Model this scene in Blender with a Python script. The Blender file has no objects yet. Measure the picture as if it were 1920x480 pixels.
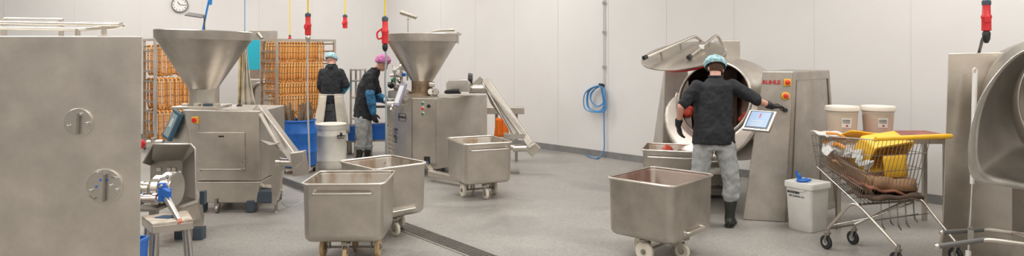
import bpy, bmesh, math, random
from mathutils import Vector, Matrix, noise
random.seed(7)
PI = math.pi
SC = bpy.context.scene
COL = SC.collection
# ---------------------------------------------------------------- camera, world, lights, exposure
F = 1280.0; HOR = 100.0; H = 1.8              # focal length in px (frame 1920x480), horizon row, eye height
cam_d = bpy.data.cameras.new('camera'); cam = bpy.data.objects.new('camera', cam_d); COL.objects.link(cam)
cam.location = (0, 0, H); cam.rotation_euler = (PI/2, 0, 0)
cam_d.sensor_width = 36; cam_d.lens = 36*F/1920; cam_d.shift_y = -(240-HOR)/1920
cam_d.clip_start = .05; cam_d.clip_end = 200
SC.camera = cam
w = bpy.data.worlds.new('world'); SC.world = w; w.use_nodes = True
w.node_tree.nodes['Background'].inputs[0].default_value = (1, .97, .93, 1)
w.node_tree.nodes['Background'].inputs[1].default_value = .3
SC.view_settings.view_transform = 'Standard'; SC.view_settings.look = 'None'
SC.view_settings.exposure = 0.0; SC.view_settings.gamma = 1
SC.view_settings.use_curve_mapping = False
SC.cycles.max_bounces = 8; SC.cycles.diffuse_bounces = 5; SC.cycles.glossy_bounces = 4
CEIL = 4.6
LP = 100
for (lx, ly, sx, sy, e) in [(-5.5, 3, 3.2, .9, 1), (-5.5, 7.5, 3.2, .9, 1), (-5.5, 11.3, 3.2, .9, 1), (0, 3, 3.2, .9, 1), (0, 7.5, 3.2, .9, 1),
                         (-1.2, 11.3, 3.2, .9, 1), (4.5, 3, 3.2, .9, 1), (4.5, 6.6, 3.2, .9, 1), (-2.5, -1.5, 3.2, .9, 1), (3.5, -1.5, 3.2, .9, 1), (-8, 0, 3.2, .9, 1), (-3.3, 14.2, 2.0, .9, .6), (-7.0, 12.6, 2.4, .9, .6)]:  # last two are fill lamps, added to brighten the left wall
    l = bpy.data.lights.new('ceiling_and_fill_lamp', 'AREA'); l.shape = 'RECTANGLE'; l.size = sx; l.size_y = sy
    l.energy = LP*e; l.color = (1, .972, .935)
    lo = bpy.data.objects.new('ceiling_and_fill_lamp', l); lo.location = (lx, ly, CEIL-.12); COL.objects.link(lo)

# ---------------------------------------------------------------- helpers
def P(px, py, Y):                              # photo pixel + distance -> world point
    return Vector(((px-960)/F*Y, Y, H-(py-HOR)/F*Y))
def FL(px, py):                                # photo pixel on the floor -> world point
    return P(px, py, F*H/(py-HOR))
def V(*a): return Vector(a)

MATS = {}
def nodes(name):
    m = bpy.data.materials.new(name); m.use_nodes = True
    nt = m.node_tree; b = nt.nodes['Principled BSDF']
    return m, nt, b
def mat(name, col, rough=.5, metal=0, noise_amt=0, scale=8, bump=0, bscale=40, alpha=1, trans=0, coat=0, emis=0, stretch=(1, 1, 1), sheen=0, col2=None):
    if name in MATS: return MATS[name]
    m, nt, b = nodes(name)
    b.inputs['Base Color'].default_value = (*col, 1); b.inputs['Roughness'].default_value = rough
    b.inputs['Metallic'].default_value = metal; b.inputs['Alpha'].default_value = alpha
    b.inputs['Transmission Weight'].default_value = trans; b.inputs['Coat Weight'].default_value = coat
    b.inputs['Sheen Weight'].default_value = sheen
    if emis:
        b.inputs['Emission Color'].default_value = (*col, 1); b.inputs['Emission Strength'].default_value = emis
    tc = nt.nodes.new('ShaderNodeTexCoord'); mp = nt.nodes.new('ShaderNodeMapping'); mp.inputs['Scale'].default_value = stretch
    nt.links.new(tc.outputs['Object'], mp.inputs[0])
    if noise_amt or col2:
        n = nt.nodes.new('ShaderNodeTexNoise'); n.inputs['Scale'].default_value = scale; n.inputs['Detail'].default_value = 6
        nt.links.new(mp.outputs[0], n.inputs['Vector'])
        r = nt.nodes.new('ShaderNodeValToRGB'); r.color_ramp.elements[0].position = .38; r.color_ramp.elements[1].position = .62
        a = col2 or tuple(max(0, c*(1-noise_amt)) for c in col); c2 = col if col2 else tuple(min(1, c*(1+noise_amt)) for c in col)
        r.color_ramp.elements[0].color = (*a, 1); r.color_ramp.elements[1].color = (*c2, 1)
        nt.links.new(n.outputs[0], r.inputs[0]); nt.links.new(r.outputs[0], b.inputs['Base Color'])
    if bump:
        n2 = nt.nodes.new('ShaderNodeTexNoise'); n2.inputs['Scale'].default_value = bscale; n2.inputs['Detail'].default_value = 4
        nt.links.new(mp.outputs[0], n2.inputs['Vector'])
        bp = nt.nodes.new('ShaderNodeBump'); bp.inputs['Strength'].default_value = bump; bp.inputs['Distance'].default_value = .02
        nt.links.new(n2.outputs[0], bp.inputs['Height']); nt.links.new(bp.outputs[0], b.inputs['Normal'])
    MATS[name] = m
    return m
def steel(name, col=(.63, .585, .525), rough=.34, stain=None, amt=.13, brush=(60, 60, 3), stain_scale=3):
    if name in MATS: return MATS[name]
    m, nt, b = nodes(name); N = nt.nodes.new; L = nt.links.new
    b.inputs['Metallic'].default_value = 1
    tc = N('ShaderNodeTexCoord')
    n = N('ShaderNodeTexNoise'); n.inputs['Scale'].default_value = 3.5; n.inputs['Detail'].default_value = 7; n.inputs['Roughness'].default_value = .65
    L(tc.outputs['Object'], n.inputs['Vector'])
    r = N('ShaderNodeValToRGB'); r.color_ramp.elements[0].position = .3; r.color_ramp.elements[1].position = .7
    r.color_ramp.elements[0].color = (*[c*(1-amt) for c in col], 1); r.color_ramp.elements[1].color = (*[min(1, c*(1+amt)) for c in col], 1)
    L(n.outputs[0], r.inputs[0]); out = r.outputs[0]
    if stain:
        n3 = N('ShaderNodeTexNoise'); n3.inputs['Scale'].default_value = stain_scale; n3.inputs['Detail'].default_value = 5
        mp3 = N('ShaderNodeMapping'); mp3.inputs['Scale'].default_value = (1.6, 1.6, .7); L(tc.outputs['Object'], mp3.inputs[0]); L(mp3.outputs[0], n3.inputs['Vector'])
        r3 = N('ShaderNodeValToRGB'); r3.color_ramp.elements[0].position = .48; r3.color_ramp.elements[1].position = .7
        L(n3.outputs[0], r3.inputs[0])
        mx = N('ShaderNodeMixRGB'); mx.inputs[2].default_value = (*stain, 1); L(r3.outputs[0], mx.inputs[0]); L(out, mx.inputs[1]); out = mx.outputs[0]
    L(out, b.inputs['Base Color'])
    mr = N('ShaderNodeMapRange'); mr.inputs[3].default_value = rough-.06; mr.inputs[4].default_value = rough+.1
    L(n.outputs[0], mr.inputs[0]); L(mr.outputs[0], b.inputs['Roughness'])
    mp = N('ShaderNodeMapping'); mp.inputs['Scale'].default_value = brush; L(tc.outputs['Object'], mp.inputs[0])
    n2 = N('ShaderNodeTexNoise'); n2.inputs['Scale'].default_value = 3; n2.inputs['Detail'].default_value = 3; L(mp.outputs[0], n2.inputs['Vector'])
    bp = N('ShaderNodeBump'); bp.inputs['Strength'].default_value = .06; bp.inputs['Distance'].default_value = .01
    L(n2.outputs[0], bp.inputs['Height']); L(bp.outputs[0], b.inputs['Normal'])
    MATS[name] = m
    return m

ROOTM = {}
def tag(o, label=None, cat=None, group=None, kind=None):
    if label: o['label'] = label
    if cat: o['category'] = cat
    if group: o['group'] = group
    if kind: o['kind'] = kind
    return o
def thing(name, label, cat, loc=(0, 0, 0), rotz=0, group=None):
    o = bpy.data.objects.new(name, None); COL.objects.link(o)
    o.empty_display_size = .1
    o.location = loc; o.rotation_euler = (0, 0, rotz)
    ROOTM[o.name] = Matrix.Translation(Vector(loc)) @ Matrix.Rotation(rotz, 4, 'Z')
    tag(o, label, cat, group)
    return o
def root_of(o):
    while o.parent: o = o.parent
    return o
def smooth_path(pts, k=6, closed=False):
    pts = [Vector(p) for p in pts]; n = len(pts); out = []
    rng = range(n) if closed else range(n-1)
    for i in rng:
        p1, p2 = pts[i], pts[(i+1) % n]
        p0 = pts[i-1] if (i > 0 or closed) else p1*2-p2
        p3 = pts[(i+2) % n] if (i+2 < n or closed) else p2*2-p1
        for j in range(k):
            t = j/k
            out.append(.5*((2*p1)+(p2-p0)*t+(2*p0-5*p1+4*p2-p3)*t*t+(3*p1-p0-3*p2+p3)*t**3))
    if not closed: out.append(pts[-1])
    return out
def fillet(pts, r, k=5):                        # polyline with rounded corners
    pts = [Vector(p) for p in pts]; out = [pts[0]]
    for a, b, c in zip(pts, pts[1:], pts[2:]):
        ra = min(r, (a-b).length*.45); rc = min(r, (c-b).length*.45)
        p = b+(a-b).normalized()*ra; q = b+(c-b).normalized()*rc
        for j in range(k+1):
            t = j/k; out.append(p*(1-t)**2+b*2*t*(1-t)+q*t*t)
    out.append(pts[-1]); return out
def basis(d):
    d = Vector(d).normalized(); u = Vector((0, 0, 1)) if abs(d.z) < .9 else Vector((1, 0, 0))
    x = u.cross(d).normalized(); y = d.cross(x)
    return Matrix((x, y, d)).transposed()
def frame(o, x, y):                             # 4x4 with x, y axes (orthonormalised), z = x cross y
    x = Vector(x).normalized(); z = x.cross(Vector(y)).normalized(); y = z.cross(x)
    m = Matrix((x, y, z)).transposed().to_4x4(); m.translation = Vector(o); return m
def rrect(w, d, r, z, k=5, cx=0, cy=0):
    out = []
    for (sx, sy, a0) in ((1, 1, 0), (-1, 1, 90), (-1, -1, 180), (1, -1, 270)):
        for j in range(k+1):
            a = math.radians(a0+90*j/k)
            out.append(Vector((cx+sx*(w/2-r)+r*math.cos(a), cy+sy*(d/2-r)+r*math.sin(a), z)))
    return out

class MB:
    def __init__(s): s.bm = bmesh.new(); s.M = Matrix(); s.mi = 0
    def T(s, m): s.M = m; return s
    def vs(s, pts): return [s.bm.verts.new(s.M @ Vector(p)) for p in pts]
    def f(s, vs):
        try:
            f = s.bm.faces.new(vs); f.material_index = s.mi; return f
        except ValueError: pass
    def hexa(s, b, t):                          # bottom loop, top loop
        n = len(b); B = s.vs(b); T = s.vs(t)
        s.f(B[::-1]); s.f(T)
        for i in range(n): s.f([B[i], B[(i+1) % n], T[(i+1) % n], T[i]])
        return s
    def box(s, c, size, rz=0, R=None):
        c = Vector(c); x, y, z = [v/2 for v in size]; R = R or Matrix.Rotation(rz, 3, 'Z')
        b = [c+R @ Vector(p) for p in ((-x, -y, -z), (x, -y, -z), (x, y, -z), (-x, y, -z))]
        t = [c+R @ Vector(p) for p in ((-x, -y, z), (x, -y, z), (x, y, z), (-x, y, z))]
        return s.hexa(b, t)
    def bar(s, a, b, wd, hg, up=(0, 0, 1)):     # rectangular bar a->b
        a, b = Vector(a), Vector(b); d = (b-a).normalized(); x = d.cross(Vector(up))
        x = x.normalized() if x.length > 1e-4 else Vector((1, 0, 0)); y = x.cross(d)
        o = [(-1, -1), (1, -1), (1, 1), (-1, 1)]
        return s.hexa([a+x*i*wd/2+y*j*hg/2 for i, j in o], [b+x*i*wd/2+y*j*hg/2 for i, j in o])
    def prism(s, poly, ext):
        ext = Vector(ext); poly = [Vector(p) for p in poly]
        return s.hexa(poly, [p+ext for p in poly])
    def foot(s, b, z0, t, z1):
        return s.hexa([(x, y, z0) for x, y in b], [(x, y, z1) for x, y in t])
    def tube(s, pts, r, n=10, closed=False, cap=True, flat=1):
        pts = [Vector(p) for p in pts]; m = len(pts); rr = r if isinstance(r, (list, tuple)) else [r]*m
        tang = []
        for i in range(m):
            a = pts[i-1] if (i > 0 or closed) else pts[i]; b = pts[(i+1) % m] if (i < m-1 or closed) else pts[i]
            d = b-a; tang.append(d.normalized() if d.length > 1e-9 else Vector((0, 0, 1)))
        x = basis(tang[0]).col[0].copy(); rings = []
        for i in range(m):
            t = tang[i]; x = (x-t*x.dot(t))
            x = x.normalized() if x.length > 1e-6 else basis(t).col[0].copy()
            y = t.cross(x)
            rings.append(s.vs([pts[i]+(x*math.cos(2*PI*j/n)+y*math.sin(2*PI*j/n)*flat)*rr[i] for j in range(n)]))
        for i in range(m if closed else m-1):
            A, B = rings[i], rings[(i+1) % m]
            for j in range(n): s.f([A[j], A[(j+1) % n], B[(j+1) % n], B[j]])
        if cap and not closed: s.f(rings[0][::-1]); s.f(rings[-1])
        return s
    def rings(s, rs, cap0=True, cap1=True):
        R = [s.vs(r) for r in rs]; n = len(R[0])
        for A, B in zip(R, R[1:]):
            for j in range(n): s.f([A[j], A[(j+1) % n], B[(j+1) % n], B[j]])
        if cap0: s.f(R[0][::-1])
        if cap1: s.f(R[-1])
        return s
    def lathe(s, prof, o=(0, 0, 0), axis=(0, 0, 1), n=32, cap0=True, cap1=True):   # prof: (radius, height along axis)
        B = basis(axis); o = Vector(o)
        return s.rings([[o+B @ Vector((r*math.cos(2*PI*j/n), r*math.sin(2*PI*j/n), h)) for j in range(n)] for r, h in prof], cap0, cap1)
    def ball(s, c, r, n=16, sc=(1, 1, 1), R=None):
        c = Vector(c); R = R or Matrix.Identity(3); k = n//2; rs = []
        for i in range(k+1):
            a = PI*i/k; q = max(math.sin(a), .001)
            rs.append([c+R @ Vector((r*sc[0]*q*math.cos(2*PI*j/n), r*sc[1]*q*math.sin(2*PI*j/n), -r*sc[2]*math.cos(a))) for j in range(n)])
        return s.rings(rs)
    def patch(s, grid, th=0.0):                 # grid[i][j] points -> sheet (double-sided solid if th)
        G = [s.vs(r) for r in grid]
        for i in range(len(G)-1):
            for j in range(len(G[0])-1): s.f([G[i][j], G[i][j+1], G[i+1][j+1], G[i+1][j]])
        return s
    def build(s, name, m, parent=None, smooth=True, bev=0, angle=38, solid=0, sub=0, local=False, remesh=0, disp=0, dscale=.1, smoothit=0):
        bmesh.ops.recalc_face_normals(s.bm, faces=s.bm.faces)
        me = bpy.data.meshes.new(name); s.bm.to_mesh(me); s.bm.free()
        for mm in (m if isinstance(m, (list, tuple)) else [m]): me.materials.append(mm)
        o = bpy.data.objects.new(name, me); COL.objects.link(o)
        if parent:
            o.parent = parent; r = root_of(parent)
            if r.name in ROOTM: me.transform(ROOTM[r.name].inverted())
            elif not local: me.transform(Matrix.Translation(-r.location))
        elif not local:
            xs = [v.co.x for v in me.vertices]; ys = [v.co.y for v in me.vertices]; z0 = min(v.co.z for v in me.vertices)
            c = Vector(((min(xs)+max(xs))/2, (min(ys)+max(ys))/2, z0))
            me.transform(Matrix.Translation(-c)); o.location = c
        if smooth and not remesh:
            me.shade_smooth(); me.set_sharp_from_angle(angle=math.radians(angle))
        if solid:
            q = o.modifiers.new('s', 'SOLIDIFY'); q.thickness = solid; q.offset = 0
        if remesh:
            q = o.modifiers.new('r', 'REMESH'); q.mode = 'VOXEL'; q.voxel_size = remesh; q.use_smooth_shade = True
            if smoothit:
                q = o.modifiers.new('sm', 'SMOOTH'); q.iterations = smoothit; q.factor = .5
        if disp:
            t = bpy.data.textures.new(name, 'CLOUDS'); t.noise_scale = dscale; t.noise_depth = 2
            q = o.modifiers.new('d', 'DISPLACE'); q.texture = t; q.strength = disp; q.mid_level = .5; q.texture_coords = 'LOCAL'
        if bev:
            q = o.modifiers.new('b', 'BEVEL'); q.width = bev; q.segments = 2; q.limit_method = 'ANGLE'; q.angle_limit = math.radians(40)
            q.harden_normals = True
        if sub:
            q = o.modifiers.new('ss', 'SUBSURF'); q.levels = sub; q.render_levels = sub
        return o
def children(o): return [c for c in COL.objects if c.parent == o]
def copy_tree(o, parent=None):
    c = o.copy(); COL.objects.link(c); c.parent = parent
    for ch in children(o): copy_tree(ch, c)
    return c
def struct(o): o['kind'] = 'structure'; return o
def text_mesh(txt, size, M, name, material, parent, ext=.0015, bold=0):
    cu = bpy.data.curves.new('t', 'FONT'); cu.body = txt; cu.size = size; cu.extrude = ext; cu.align_x = 'CENTER'; cu.align_y = 'CENTER'; cu.offset = bold
    cu.resolution_u = 3
    to = bpy.data.objects.new('t', cu); COL.objects.link(to)
    dg = bpy.context.evaluated_depsgraph_get(); dg.update()
    me = bpy.data.meshes.new_from_object(to.evaluated_get(dg))
    bpy.data.objects.remove(to)
    me.transform(M); me.materials.clear(); me.materials.append(material)
    o = bpy.data.objects.new(name, me); COL.objects.link(o); o.parent = parent
    me.transform(ROOTM[root_of(parent).name].inverted())
    return o

# ---------------------------------------------------------------- materials
ST = steel('steel_brushed'); ST2 = steel('steel_light', (.68, .64, .585), .29)
STD = steel('steel_dark', (.42, .39, .35), .42); STW = steel('steel_worn', (.52, .48, .43), .37, amt=.2); STP = steel('steel_polished', (.66, .63, .59), .22)
STB = steel('steel_panel', (.76, .705, .635), .34, brush=(3, 60, 60))
STIN = steel('steel_greasy', (.50, .455, .40), .42, stain=(.30, .17, .08), stain_scale=4)
STRED = steel('steel_bloody', (.46, .38, .33), .42, stain=(.28, .09, .06), stain_scale=2.2)
WHEEL = mat('wheel_nylon', (.78, .72, .60), .45, noise_amt=.08); WTAN = mat('wheel_tan', (.62, .44, .24), .5)
BLACK = mat('black_plastic', (.02, .02, .022), .45); RUB = mat('rubber_boot', (.025, .028, .022), .38, bump=.3, bscale=9)
WHITE = mat('white_plastic', (.82, .81, .77), .42, noise_amt=.03); OFFW = mat('off_white_plastic', (.74, .71, .63), .45, noise_amt=.05)
BLUE = mat('blue_drum', (.01, .13, .50), .38, noise_amt=.12); BLUEP = mat('blue_plastic', (.02, .16, .62), .35)
RED = mat('red_plastic', (.72, .035, .04), .38); YEL = mat('yellow_plastic', (.90, .52, .03), .45, noise_amt=.06)
YCAB = mat('yellow_cable', (.85, .62, .03), .5); HOSE = mat('blue_hose', (.03, .28, .75), .35)
GCAB = mat('grey_cable', (.42, .42, .41), .5); BGREY = mat('blue_grey_foot', (.06, .085, .11), .5)
CYAN = mat('cyan_board', (.02, .42, .55), .5); ORANGE = mat('orange_cloth', (.95, .22, .02), .7)
NAVY = mat('jacket_black', (.014, .0155, .020), .8, bump=1.2, bscale=7, noise_amt=.2, scale=5)
TROU = mat('trouser_grey', (.36, .37, .37), .85, bump=1.0, bscale=8, noise_amt=.14, scale=9)
TROUD = mat('trouser_dark', (.09, .095, .10), .85, bump=.8, bscale=8)
SKIN = mat('skin', (.62, .33, .25), .5, noise_amt=.08); HAIRB = mat('hair_brown', (.10, .055, .03), .8, bump=.8, bscale=60)
NET = mat('hairnet_blue', (.36, .58, .63), .8, bump=1, bscale=35, noise_amt=.25, scale=30)
NETP = mat('hairnet_pink', (.62, .20, .45), .8, bump=1, bscale=35, noise_amt=.25, scale=30)
GLOVE = mat('glove_black', (.012, .013, .016), .45); SLEEVE = mat('oversleeve_blue', (.03, .22, .42), .55, col2=(.015, .07, .17), scale=14, bump=.8, bscale=18)
APRON = mat('apron_cream', (.66, .60, .50), .6, noise_amt=.12, scale=5, bump=.4, bscale=6)
MEAT = mat('meat_red', (.62, .07, .03), .35, col2=(.42, .03, .02), scale=20, bump=.8, bscale=30)
EOR = mat('tub_content', (.72, .50, .30), .6, noise_amt=.12); EOR2 = mat('tub_content_pink', (.72, .38, .24), .6, noise_amt=.2)
EOFF = mat('wood_stick', (.24, .17, .11), .8, noise_amt=.35, scale=6)
LBL = mat('label_paper', (.85, .85, .83), .7); INK = mat('ink', (.03, .03, .03), .7); RINK = mat('red_ink', (.60, .02, .03), .5)

# ---------------------------------------------------------------- room shell
K = V(-3.07, 16.7, 0); ur = V(.69, -.724, 0).normalized(); ul = V(-1, -.5, 0).normalized()
Rr = K+ur*21.5; Ll = K+ul*11.5
poly = [K, Rr, V(6.5, -5, 0), V(-13, -5, 0), Ll]
m, nt, b = nodes('epoxy_floor'); N = nt.nodes.new; L = nt.links.new
tc = N('ShaderNodeTexCoord')
n1 = N('ShaderNodeTexNoise'); n1.inputs['Scale'].default_value = 55; n1.inputs['Detail'].default_value = 8; n1.inputs['Roughness'].default_value = .8; L(tc.outputs['Object'], n1.inputs['Vector'])
r1 = N('ShaderNodeValToRGB'); r1.color_ramp.elements[0].position = .35; r1.color_ramp.elements[1].position = .65
r1.color_ramp.elements[0].color = (.235, .222, .203, 1); r1.color_ramp.elements[1].color = (.45, .43, .40, 1); L(n1.outputs[0], r1.inputs[0])
n2 = N('ShaderNodeTexNoise'); n2.inputs['Scale'].default_value = 1.1; n2.inputs['Detail'].default_value = 6; n2.inputs['Distortion'].default_value = .6; L(tc.outputs['Object'], n2.inputs['Vector'])
r2 = N('ShaderNodeValToRGB'); r2.color_ramp.elements[0].position = .36; r2.color_ramp.elements[1].position = .5
r2.color_ramp.elements[0].color = (.80, .80, .80, 1); r2.color_ramp.elements[1].color = (1, 1, 1, 1); L(n2.outputs[0], r2.inputs[0])
mx = N('ShaderNodeMixRGB'); mx.blend_type = 'MULTIPLY'; mx.inputs[0].default_value = 1; L(r1.outputs[0], mx.inputs[1]); L(r2.outputs[0], mx.inputs[2]); L(mx.outputs[0], b.inputs['Base Color'])
mr = N('ShaderNodeMapRange'); mr.inputs[1].default_value = .35; mr.inputs[2].default_value = .6; mr.inputs[3].default_value = .30; mr.inputs[4].default_value = .5; L(n2.outputs[0], mr.inputs[0]); L(mr.outputs[0], b.inputs['Roughness'])
bp = N('ShaderNodeBump'); bp.inputs['Strength'].default_value = .25; bp.inputs['Distance'].default_value = .004; L(n1.outputs[0], bp.inputs['Height']); L(bp.outputs[0], b.inputs['Normal'])
FLOOR = m
WALL = mat('wall_panel', (.735, .72, .705), .45, noise_amt=.012, scale=1.5)
SEAM = mat('wall_seam', (.74, .715, .685), .5); BASEB = mat('baseboard_grey', (.22, .215, .21), .6, noise_amt=.1); CEILM = mat('ceiling_white', (.8, .79, .77), .7)
struct(MB().hexa([p-V(0, 0, .1) for p in poly], poly).build('floor', FLOOR))
struct(MB().hexa([p+V(0, 0, CEIL) for p in poly], [p+V(0, 0, CEIL+.1) for p in poly]).build('ceiling', CEILM))
def wall(name, a, b, seam=None):
    d = (b-a).normalized(); nrm = V(d.y, -d.x, 0)
    c = sum(poly, V(0, 0, 0))/5
    if nrm.dot(a-c) < 0: nrm = -nrm            # outward
    o = struct(MB().hexa([a, b, b+nrm*.15, a+nrm*.15], [p+V(0, 0, CEIL) for p in (a, b, b+nrm*.15, a+nrm*.15)]).build(name, WALL, smooth=False))
    q = MB(); i = -nrm
    q.hexa([a, b, b+i*.02, a+i*.02], [p+V(0, 0, .11) for p in (a, b, b+i*.02, a+i*.02)])
    struct(q.build(name.replace('wall', 'baseboard'), BASEB, smooth=False))
    if seam:
        q = MB(); L_ = (b-a).length; s = seam
        while s < L_:
            p = a+d*s; q.bar(p+i*.002+V(0, 0, .11), p+i*.002+V(0, 0, CEIL), .007, .003, up=d); s += 1.17
        struct(q.build('trim_1' if 'right' in name else 'trim_2', SEAM, smooth=False))
wall('wall_right', K, Rr, 1.0); wall('wall_left', K, Ll, .6)
wall('wall_far_right', Rr, poly[2]); wall('wall_near', poly[2], poly[3]); wall('wall_far_left', poly[3], Ll)
def wall_at(px, off=0.0, right=True):          # point on a wall seen at photo column px
    k = (px-960)/F; d = ur if right else ul
    s = (k*K.y-K.x)/(d.x-k*d.y); p = K+d*s
    nin = V(-d.y, d.x, 0)
    if nin.dot(V(0, 5, 0)-K) < 0: nin = -nin
    return p+nin*off, s, nin

# drain channel
D0 = V(-5.0, 11.75, 0); D1 = V(.62, 5.0, 0); dd = (D1-D0).normalized(); dn = V(-dd.y, dd.x, 0)
t = thing('floor_drain', 'long slotted steel drain channel running diagonally across the grey floor', 'drain', D0)
q = MB()
for s in (-1, 1): q.bar(D0+dn*s*.105+V(0, 0, .003), D1+dn*s*.105+V(0, 0, .003), .02, .006)
q.build('drain_frame', STD, t, smooth=False)
q = MB(); q.bar(D0+V(0, 0, .001), D1+V(0, 0, .001), .2, .002); q.build('channel', mat('drain_dark', (.03, .028, .025), .6), t, smooth=False)
q = MB(); Ld = (D1-D0).length; s = .0
while s < Ld:
    p = D0+dd*s; q.box(p+V(0, 0, .0035), (.012, .19, .004), rz=math.atan2(dd.y, dd.x)); s += .034
for o_ in (-.05, .0, .05): q.bar(D0+dn*o_+V(0, 0, .0035), D1+dn*o_+V(0, 0, .0035), .006, .004)
q.build('grate', steel('steel_grate', (.26, .24, .21), .45), t, smooth=False)

# ---------------------------------------------------------------- big near cabinet, left
FY = 4.2
fx0 = -4.0; fx1 = P(267, 0, FY).x; fb = P(261, 0, FY).x
t = thing('machine_cabinet', 'huge plain brushed steel machine cabinet with two bolted round covers filling the left edge', 'machine', ((fx0+fx1)/2, FY+.25, 0))
q = MB(); q.hexa([(fx0, FY, .12), (fb, FY, .12), (fb-.34, FY+.5, .12), (fx0, FY+.5, .12)], [(fx0, FY, 1.91), (fx1, FY, 1.905), (fx1-.34, FY+.5, 1.905), (fx0, FY+.5, 1.91)])
q.build('body', STB, t, smooth=False, bev=.006)
q = MB()
for x in (fx0+.15, fb-.35):
    for y in (FY+.12, FY+.4): q.lathe([(.03, .02), (.03, .12)], (x, y, 0)).lathe([(.05, 0), (.045, .02)], (x, y, 0))
q.build('foot', STD, t)
for (px, py, r, nb) in ((148, 229.5, 27, 3), (197, 350, 34, 5)):
    R = r/F*FY; c = P(px, py, FY)
    q = MB(); q.lathe([(R, -.001), (R, .008), (R-.004, .010), (R*.93, .010)], c, (0, -1, 0), 40, cap0=False)
    o = q.build('round_cover', ST2, t)
    q = MB(); q.bar(c+V(.005, -.022, -R*.78), c+V(.012, -.022, R*.72), .011, .022, up=(0, 1, 0)); q.build('bracket', STD, o, smooth=False, bev=.002)
    bolts = [(-.62, -.25), (.2, .58), (.68, -.05)] if nb == 3 else [(-.72, -.2), (.7, .5), (.4, .08), (.72, -.15), (-.3, .78)]
    for bx, bz in bolts:
        q = MB(); q.lathe([(.014, .009), (.014, .014), (.010, .015), (.010, .024), (.006, .026)], c+V(bx*R, 0, bz*R), (0, -1, 0), 12); q.build('bolt', STP, o)
    if nb == 5:
        for bx, bz in ((-.2, .38), (.15, .38), (-.42, .02), (-.02, -.35)):
            q = MB(); q.lathe([(.0075, .009), (.0075, .013)], c+V(bx*R, 0, bz*R), (0, -1, 0), 12); q.build('plug', BLUEP, o)
        for s_ in (-1, 1):
            q = MB(); q.bar(c+V(s_*.45*R, -.018, .62*R*s_), c+V(s_*.75*R, -.018, .45*R*s_), .012, .012); q.build('lug', STD, o, bev=.002)
# rails over the cabinet
t = thing('rail_assembly', 'horizontal steel pipe rails with brackets above the huge cabinet on the left', 'pipe rail', (-3.1, 4.45, 1.905))
Yr = 4.42
q = MB()
q.tube(fillet([P(-60, 41, Yr), P(195, 46, Yr), P(234, 46, Yr-.02), P(218, 50.5, Yr+.08), P(160, 55, Yr+.2), P(-60, 51.5, Yr+.2)], .05), .0135, 12); q.build('pipe', ST2, t)
q = MB(); q.tube([P(8, 34, Yr+.35), P(118, 35.5, Yr+.35)], .006, 8); q.build('thin_rail', ST, t)
for px, y0, y1, Y in ((195, 42, 66, Yr+.01), (8, 36, 68, Yr+.35), (115, 36, 66, Yr+.35), (146, 53, 66, Yr+.2)):
    q = MB(); a = P(px, y0, Y); q.box((a.x, a.y, (a.z+1.9)/2), (.022, .03, a.z-1.9)); q.box((a.x, a.y, 1.912), (.045, .05, .014)); q.build('bracket', ST, t, bev=.003)

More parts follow.
